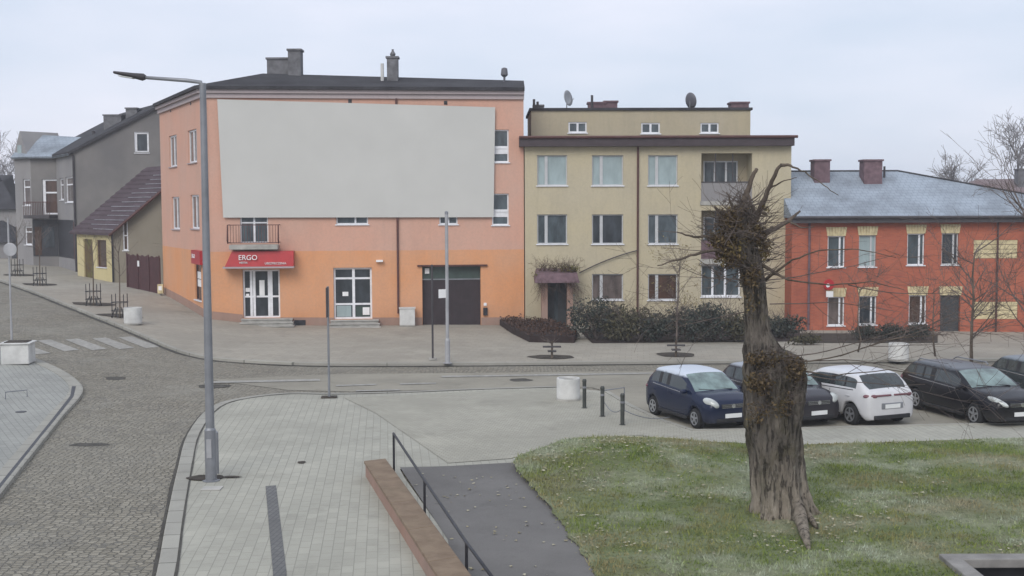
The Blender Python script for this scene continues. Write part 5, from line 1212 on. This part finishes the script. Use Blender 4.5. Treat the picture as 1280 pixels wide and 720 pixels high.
# burr knobs along the trunk
m = MB()
for k in range(0):
    py = rnd.uniform(268, 600); e = [o_ for o_ in dens if abs(o_[0] - py) < 6]
    if not e: continue
    x0, x1 = e[0][1], e[0][2]; s = rnd.choice((-1, 1)) if rnd.random() < .6 else rnd.uniform(-.8, .8); cx = (x0 + x1) / 2; hx = (x1 - x0) / 2; c = TP(cx + s * hx * .88, py, -math.sqrt(max(0, 1 - s * s)) * hx / 62 * .75); r = rnd.uniform(.05, .13)
    b = len(m.v); m.ell(c, (r, r, r * rnd.uniform(.8, 1.5)), 9, 6)
    for v in m.v[b:]: v += (v - c) * .35 * noise.noise(v * 7)
def limb(pts, rs, nm='branch', n=9, mat='bark'):
    m_ = MB(); P_ = [TP(x, y, dy) for x, y, dy in pts]; P2 = []; R2 = []
    for i in range(len(P_) - 1):
        for k in range(4):
            t = k / 4; P2.append(P_[i].lerp(P_[i + 1], t) + Vector((noise.noise(P_[i] * 3 + Vector((k, 0, 0))), 0, noise.noise(P_[i] * 3 + Vector((0, k, 0))))) * .025); R2.append(rs[i] + (rs[i + 1] - rs[i]) * t)
    P2.append(P_[-1]); R2.append(rs[-1]); m_.tube(P2, R2, n); return m_.build(nm, M[mat], BT, smooth=True)
limb([(930, 305, 0), (946, 272, -.1), (960, 238, -.2), (971, 213, -.3), (977, 205, -.3)], [.10, .058, .045, .036, .028])
limb([(946, 272, -.1), (938, 255, -.15), (935, 240, -.1)], [.05, .03, .012]); limb([(962, 235, -.2), (980, 226, -.3), (996, 222, -.4)], [.02, .012, .006]); limb([(915, 290, 0), (905, 270, -.1), (893, 258, -.2)], [.09, .05, .02]); limb([(920, 280, 0), (917, 262, -.1), (908, 240, -.2)], [.08, .03, .01])
limb([(925, 270, 0), (934, 240, .1), (940, 222, .15), (946, 211, .2)], [.09, .055, .042, .035])
limb([(945, 300, 0), (965, 287, .2), (985, 277, .4), (1000, 264, .6)], [.10, .05, .04, .02])
limb([(908, 300, 0), (890, 296, -.2), (868, 296, -.4), (846, 290, -.6)], [.09, .03, .022, .012])
limb([(912, 325, 0), (895, 312, -.3), (870, 318, -.6), (845, 325, -.8), (822, 332, -1)], [.09, .03, .025, .018, .01])
limb([(977, 206, -.3), (992, 208, -.4), (1010, 218, -.5), (1030, 232, -.7), (1048, 244, -.8)], [.035, .02, .014, .01, .006])
limb([(985, 277, .4), (1003, 285, .3), (1018, 283, .3)], [.02, .012, .008])
limb([(950, 330, 0), (985, 350, -.3), (1040, 356, -.8), (1090, 352, -1.2), (1130, 362, -1.5)], [.04, .018, .014, .01, .006])
limb([(957, 350, 0), (990, 325, -.4), (1025, 312, -.7), (1070, 311, -1), (1120, 322, -1.4)], [.03, .018, .013, .01, .005])
limb([(955, 445, -.2), (1000, 452, -.5), (1050, 445, -.9), (1110, 425, -1.3), (1180, 418, -1.8)], [.03, .016, .012, .009, .005])
limb([(985, 460, -.2), (1040, 470, -.5), (1110, 462, -1.0), (1170, 470, -1.4)], [.02, .012, .009, .005])
# twiggy regrowth
m = MB(); rb = random.Random(77)
for (px, py, dy, vx, vz, L_) in ((960, 350, -.3, 1, .1, 2.4), (962, 380, -.3, 1, .05, 2.4), (985, 445, -.4, 1, .12, 2.8), (995, 465, -.3, 1, -.02, 2.4), (1000, 452, -.2, 1, .15, 2.2), (930, 350, -.2, -1, .15, 1.6), (925, 320, -.2, -1, .4, 1.5), (932, 390, -.2, -1, -.1, 1.4), (1060, 356, -1, 1, -.15, 2.0), (1110, 425, -1.3, 1, .2, 1.8), (1050, 445, -.9, 1, .35, 2.2)):
    branch(m, TP(px, py, dy), (vx, -.25, vz), L_, .012, 3, rb, .22, .0, None, 2, .003, 5)
m.build('branch_spray', M['bark_twig'], BT)
m = MB()
for k in range(260):
    py = rnd.uniform(250, 360); px = rnd.uniform(896, 955); p = TP(px, py, rnd.uniform(-.4, .3)); a = rnd.uniform(0, 6.28)
    branch(m, p, (math.cos(a), -abs(math.sin(a)) * .6, rnd.uniform(-.2, .9)), rnd.uniform(.25, .7), .010, 1, rnd, .3, .1, None, 2, .003, 4)
for k in range(170):
    py = rnd.uniform(436, 520); px = rnd.uniform(945, 1004); p = TP(px, py, rnd.uniform(-.62, -.3)); branch(m, p, (rnd.uniform(-.8, .8), -1, rnd.uniform(-.2, 1)), rnd.uniform(.12, .34), .008, 1, rnd, .3, .1, None, 2, .003, 4)
m.build('twigs', M['bark_twig'], BT)
m = MB()
for (px, py, rx, rz, n, dy) in ((912, 278, .30, .28, 1500, -.1), (940, 292, .26, .26, 1300, -.15), (912, 315, .30, .34, 1500, -.2), (895, 300, .2, .2, 500, -.1), (955, 310, .16, .25, 500, -.1), (940, 345, .2, .3, 600, -.25), (955, 262, .1, .1, 120, -.15), (960, 450, .45, .18, 1900, -.35), (990, 462, .30, .26, 1700, -.42), (950, 480, .28, .22, 800, -.5), (975, 505, .3, .28, 350, -.5), (945, 520, .22, .3, 160, -.5),  (925, 262, .14, .12, 250, 0), (938, 380, .2, .3, 100, -.4)):
    leaves(m, TP(px, py, dy), (rx, .3, rz), int(n * .8), .018, .05, rnd, .7)
m.build('foliage', M['leaf_tree'], BT)
# staked saplings
def sapling(px, py, h, label, guard=True, dz=.13, r=.035, spread=.9, tuft=True):
    g = ubase(px, py, dz); o = empty('staked_sapling', g, 0, label, 'tree', 'young street trees in pits'); m_ = MB(); rd = random.Random(px)
    m_.tube([g, g + Vector((.03, 0, h * .5)), g + Vector((0, 0, h * .75))], [r, r * .8, r * .6], 6); m_.build('trunk', M['bark'], o)
    if tuft:
        m_ = MB()
        for k in range(9): a = rd.uniform(0, 6.28); branch(m_, g + Vector((0, 0, h * rd.uniform(.4, .75))), (math.cos(a) * spread, math.sin(a) * spread, 1), h * .25, .014, 2, rd, .25, .15, None, 2, .004, 4)
        m_.build('crown', M['bark_twig'], o)
    if guard:
        m_ = MB(); rr = .40
        for k in range(4):
            a = PI / 4 + k * PI / 2; q = g + Vector((math.cos(a) * rr, math.sin(a) * rr, 0)); m_.tube([q, q + Vector((0, 0, 1.15))], .022, 5)
        for z0 in (.35, .75):
            m_.tube([g + Vector((math.cos(a) * rr, math.sin(a) * rr, z0)) for a in [k * PI / 8 for k in range(17)]], .018, 5)
        for k in range(8): a = k * PI / 4; m_.tube([g + Vector((math.cos(a) * rr * 1.1, math.sin(a) * rr * 1.1, 0)), g + Vector((math.cos(a) * rr * .5, math.sin(a) * rr * .5, .5))], .016, 5)
        m_.build('tree_guard', M['black_metal'], o)
    return o
sapling(117, 382, 4.2, 'staked sapling in front of the cottage door'); sapling(150, 397, 4.3, 'staked sapling next to the round white planter by the maroon fence')
sapling(50, 357, 4.5, 'staked sapling on the pavement in front of the grey house balcony'); sapling(22, 345, 4.5, 'farthest staked sapling up the left street')
def stub(px, py, label):
    g = ubase(px, py, .13); o = empty('young_tree', g, 0, label, 'tree', 'young street trees in pits'); m_ = MB(); m_.tube([g, g + Vector((0, 0, .7))], [.05, .04], 7); m_.build('trunk', M['bark'], o)
    m_ = MB(); m_.box(g + Vector((0, 0, .48)), (.75, .08, .07)); m_.box(g + Vector((0, 0, .3)), (.35, .35, .05)); m_.build('tree_guard', M['dark_trim'], o); return o, g
o, g = stub(690, 448, 'short stump of a young tree in the round pit in front of the brown hedge'); rd = random.Random(5); m = MB()
for k in range(10): a = rd.uniform(0, 6.28); branch(m, g + Vector((0, 0, .6)), (math.cos(a), math.sin(a), .5), .4, .015, 1, rd, .2, .05, None, 2, .004, 4)
m.build('twigs', M['bark_twig'], o)
o, g = stub(845, 446, 'slim young tree with sparse yellowish leaves in the pit before the yellow block'); rd = random.Random(6)
m = MB(); m.tube([g, g + Vector((.05, 0, 2)), g + Vector((.15, 0, 4.2))], [.04, .035, .015], 6); tips = []
for k in range(16): a = rd.uniform(0, 6.28); branch(m, g + Vector((.07, 0, rd.uniform(1.2, 4.0))), (math.cos(a), math.sin(a), 1.3), .9, .014, 2, rd, .2, .1, tips, 2, .004, 4)
m.build('crown', M['bark_twig'], o); m = MB()
for t in tips: leaves(m, t, (.12, .12, .14), 4, .025, .05, rd)
m.build('foliage', M['leaf_yellowish'], o)
# bare street trees on the right
def bare_tree(px, py, h, label, seed, r=.07, n=14, lean=0, dz=.13, L0=1.5):
    g = ubase(px, py, dz); o = empty('bare_tree', g, 0, label, 'tree', 'bare winter trees on the right'); rd = random.Random(seed)
    m_ = MB(); P_ = [g + Vector((lean * (k / 5) ** 1.5 + rd.gauss(0, .04), rd.gauss(0, .04), h * .8 * k / 5)) for k in range(6)]; m_.tube(P_, [r * (1 - .13 * k) for k in range(6)], 8); m_.build('trunk', M['bark'], o, smooth=True)
    m_ = MB()
    for k in range(n):
        q = rd.uniform(1.2, 5); i = min(4, int(q)); p = P_[i].lerp(P_[i + 1], q - i); a = rd.uniform(0, 6.28); branch(m_, p, (math.cos(a), math.sin(a), rd.uniform(.35, 1.2)), L0 * rd.uniform(.7, 1.3), r * .38, 3, rd, .3, .12, None, 2, .006, 5)
    m_.build('crown', M['bark_twig'], o); return o
bare_tree(1214, 462, 5.6, 'bare spreading tree in front of the cream wall panels of the brick house', 21, .075, 18, dz=.13, L0=1.5)
bare_tree(1072, 440, 3.4, 'small bare tree in front of the lower brick house windows', 22, .04, 10, L0=.9)
bare_tree(1166, 445, 3.6, 'thin bare tree in front of the brick house door', 23, .045, 10, L0=1.0)
bare_tree(1282, 470, 7.5, 'bare tree standing at the right edge of the street', 24, .08, 14, L0=1.9)
# far bare trees above the roofs
def far_tree(px, py0, Y, h, label, seed):
    p = AT(px, py0, Y); z0 = terr(p.x, Y); o = empty('far_bare_tree', (p.x, Y, z0), 0, label, 'tree'); rd = random.Random(seed); m_ = MB(); top = p.z; m_.tube([(p.x, Y, z0), (p.x, Y, top)], [.25, .12], 7); m_.build('trunk', M['bark_hazed'], o); m_ = MB()
    for k in range(12): a = rd.uniform(0, 6.28); branch(m_, (p.x, Y, top - rd.uniform(0, h * .6)), (math.cos(a), math.sin(a), 1.3), h * .5, .08, 3, rd, .25, .1, None, 3, .02, 4)
    m_.build('crown', M['bark_hazed'], o)
far_tree(12, 215, 150, 6, 'hazy bare tree beyond the roofs at the far left edge', 31); far_tree(1273, 195, 120, 5, 'bare treetop above the rusty roof at the right edge', 32); far_tree(1196, 235, 125, 5, 'faint bare treetop behind the hip of the frosty roof', 33)
# shrubs and hedges
def shrub(px, py, rx, ry, h, n, mat, label, seed, group='evergreen shrubs before the yellow block', dz=.13, ls=(.05, .12), name='shrub'):
    g = ubase(px, py, dz); g.y += ry; o = empty(name, g, 0, label, 'shrub', group); rd = random.Random(seed); m_ = MB()
    for k in range(9):
        a = rd.uniform(0, 6.28); q = rd.uniform(.1, .65); c = g + Vector((math.cos(a) * rx * q, math.sin(a) * ry * q, h * rd.uniform(.35, .68))); leaves(m_, c, (rx * .6, ry * .6, h * .42), n // 15, ls[0], ls[1], rd, .7)
    m_.build('foliage', M[mat], o); m_ = MB()
    for k in range(16): a = rd.uniform(0, 6.28); branch(m_, g, (math.cos(a) * .6, math.sin(a) * .6, 1), h * .95, .02, 2, rd, .2, .05, None, 2, .005, 4)
    m_.build('stem', M['bark_twig'], o)
for i, (px, py, rx, ry, h, n, mt, lb) in enumerate(((748, 428, 1.35, 1.2, 2.0, 3800, 'leaf_evergreen', 'dark evergreen shrub directly right of the porch'), (790, 430, 1.3, 1.2, 1.6, 3600, 'leaf_olive', 'olive tinted shrub in front of the brown downpipe'), (826, 430, 1.1, 1.1, 1.25, 3000, 'leaf_evergreen', 'low evergreen shrub under the third ground-floor window'),
        (863, 430, 1.1, 1.1, 1.6, 3200, 'leaf_evergreen', 'evergreen shrub between the slim young tree and the loggia'), (897, 430, 1.2, 1.1, 1.75, 3400, 'leaf_evergreen', 'dense evergreen shrub below the loggia, left of the big trunk'), (925, 430, .9, 1.0, 1.4, 2400, 'leaf_olive', 'shrub mostly hidden behind the big trunk'))):
    shrub(px, py, rx, ry, h, n, mt, lb, 40 + i)
shrub(982, 425, 1.1, .8, 1.1, 2600, 'leaf_evergreen', 'dark hedge clump just right of the big trunk', 51, None)
for i, (px, lb) in enumerate(((1085, 'clipped dark hedge section under the lower brick house windows, left one'), (1120, 'clipped dark hedge section before the brick house, middle one'), (1153, 'clipped dark hedge section closest to the brick house door'))):
    shrub(px, 427, .95, .5, .8, 1800, 'leaf_evergreen', lb, 60 + i, 'low hedge before the brick house', ls=(.04, .09))
shrub(1010, 432, .8, .5, .5, 1000, 'leaf_olive', 'low straggly plants at the left end of the brick house front', 66, None)
# sloping low brown hedge by the garage
g = ubase(655, 428, .13); HD = empty('brown_hedge', g, 0, 'low dark purplish brown hedge bed between garage and porch', 'hedge'); m = MB(); rd = random.Random(9)
q = gp([(617, 404), (640, 420), (662, 431), (718, 432), (722, 424), (690, 412), (664, 402)])
for k in range(5200):
    while True:
        x = rd.uniform(min(a[0] for a in q), max(a[0] for a in q)); y = rd.uniform(min(a[1] for a in q), max(a[1] for a in q))
        if inpoly(x, y, q): break
    z = terr(x, y) + .13 + rd.uniform(.0, .5) * (1 + .3 * noise.noise(Vector((x, y, 0)))); leaves(m, (x, y, z), (.05, .05, .05), 1, .04, .09, rd)
m.build('foliage', M['leaf_maroon'], HD); m = MB(); m.prism(q, lambda p: terr(p[0], p[1]) - .1, lambda p: terr(p[0], p[1]) + .42); m.build('inner_twigs', M['mulch'], HD)
sheet('planting_bed', gp([(722, 414), (930, 414), (1000, 412), (1000, 430), (740, 432.5)]), M['mulch'], PAVH + .01)
sheet('planting_bed', gp([(1000, 420), (1172, 420), (1172, 432), (1000, 432)]), M['soil'], PAVH + .01)
shrub(192, 352, 1.6, .9, 3.1, 2600, 'leaf_evergreen', 'dark bush rising behind the maroon board fence', 77, None)
# climber on the porch
m = MB(); rd = random.Random(12)
for k in range(60): u = rd.uniform(ca[0] + .2, ca[1] - .2); branch(m, WY.P(u, ca[3] + .0, -rd.uniform(.3, 1.1)), (rd.uniform(-1, 1), rd.uniform(-.5, .5), .9), rd.uniform(.3, .6), .012, 2, rd, .4, .0, None, 2, .004, 4)
for k in range(40): u = rd.choice((ca[0] + .35, ca[1] - .35, rd.uniform(ca[0], ca[1]))) ; branch(m, WY.P(u, ca[3] - .1, -1.1), (rd.uniform(-.3, .3), -.3, -1), rd.uniform(.5, 1.1), .012, 2, rd, .3, -.3, None, 2, .004, 4)
CL = empty('climbing_plant', WY.P((ca[0] + ca[1]) / 2, ca[3], -.6), 0, 'bare brown climber growing over the porch canopy', 'climber'); m.build('stems', M['vine'], CL); m = MB()
for k in range(14): leaves(m, WY.P(rd.uniform(ca[0] + .1, ca[1] - .1), ca[3] + rd.uniform(-.2, .3), -rd.uniform(.6, 1.2)), (.3, .2, .2), 45, .03, .07, rd)
m.build('foliage', M['leaf_brown'], CL)
# thin cable across the yellow facade
m = MB(); pA = WY.P(WY.uv(724, 341)[0], WY.uv(724, 341)[1], -.12); pB = WY.P(WY.uv(796, 313)[0], WY.uv(796, 313)[1], -.12); m.tube([pA.lerp(pB, k / 8) - Vector((0, 0, .18 * 4 * (k / 8) * (1 - k / 8) * -.6)) for k in range(9)], .03, 5); tag(m.build('cable', M['dark_trim'], None), 'dark cable running from the porch up to the brown downpipe', 'cable')
# ------------------------------------------------------------------ camera, light, sky
cam = bpy.data.cameras.new('camera'); co = bpy.data.objects.new('camera', cam); COL.objects.link(co); co.matrix_world = Matrix.Translation(CAM) @ MC.to_4x4(); cam.sensor_width = 36; cam.lens = F / 1280 * 36; cam.clip_end = 5000; SC.camera = co
SUN_EL, SUN_AZ = math.radians(38), math.radians(200)   # azimuth clockwise from +Y
sl = bpy.data.lights.new('sun', 'SUN'); sl.energy = 1.45; sl.angle = math.radians(35); sl.color = (1, .96, .90); so = bpy.data.objects.new('sun', sl); COL.objects.link(so)
dv = Vector((math.sin(SUN_AZ) * math.cos(SUN_EL), math.cos(SUN_AZ) * math.cos(SUN_EL), math.sin(SUN_EL))); so.rotation_euler = dv.to_track_quat('Z', 'Y').to_euler(); so.location = (0, -20, 40)
w = bpy.data.worlds.new('World'); SC.world = w; w.use_nodes = True; t = w.node_tree; t.nodes.clear()
N = lambda ty: t.nodes.new('ShaderNode' + ty)
out = N('OutputWorld'); bg = N('Background'); sky = N('TexSky'); sky.sky_type = 'NISHITA'; sky.sun_disc = False; sky.sun_elevation = SUN_EL; sky.sun_rotation = SUN_AZ; sky.air_density = 1; sky.dust_density = 3; sky.altitude = 200
tc = N('TexCoord'); mp = N('Mapping'); mp.inputs['Scale'].default_value = (1.2, 1.2, 4.5); no = N('TexNoise'); no.inputs['Scale'].default_value = 2.2; no.inputs['Detail'].default_value = 5; no.inputs['Roughness'].default_value = .5
cr = N('MapRange'); cr.inputs['From Min'].default_value = .35; cr.inputs['From Max'].default_value = .68
mx = N('Mix'); mx.data_type = 'RGBA'; mx.inputs[6].default_value = (5.9, 6.7, 8.0, 1); mx.inputs[7].default_value = (7.9, 8.1, 9.2, 1)
mx2 = N('Mix'); mx2.data_type = 'RGBA'; mx2.inputs[0].default_value = .88
L_ = t.links.new; L_(tc.outputs['Generated'], mp.inputs[0]); L_(mp.outputs[0], no.inputs['Vector']); L_(no.outputs[0], cr.inputs[0]); L_(cr.outputs[0], mx.inputs[0]); L_(sky.outputs[0], mx2.inputs[6]); L_(mx.outputs[2], mx2.inputs[7]); L_(mx2.outputs[2], bg.inputs[0]); bg.inputs[1].default_value = .1; L_(bg.outputs[0], out.inputs[0])
m = MB(); m.box((0, 600, 7), (2460, 1860, 22)); hz = m.build('haze', None or M['frost'], None); hz['kind'] = 'stuff'; hm = bpy.data.materials.new('haze_air'); hm.use_nodes = True; ht_ = hm.node_tree; ht_.nodes.clear(); ho = ht_.nodes.new('ShaderNodeOutputMaterial'); hv = ht_.nodes.new('ShaderNodeVolumePrincipled'); hv.inputs['Color'].default_value = (.93, .95, 1, 1); hv.inputs['Density'].default_value = .0009; ht_.links.new(hv.outputs[0], ho.inputs['Volume']); hz.data.materials.clear(); hz.data.materials.append(hm)
vs_ = SC.view_settings; vs_.view_transform = 'Standard'; vs_.look = 'None'; vs_.exposure = .25; vs_.gamma = 1; vs_.use_curve_mapping = False
SC.render.engine = 'CYCLES'
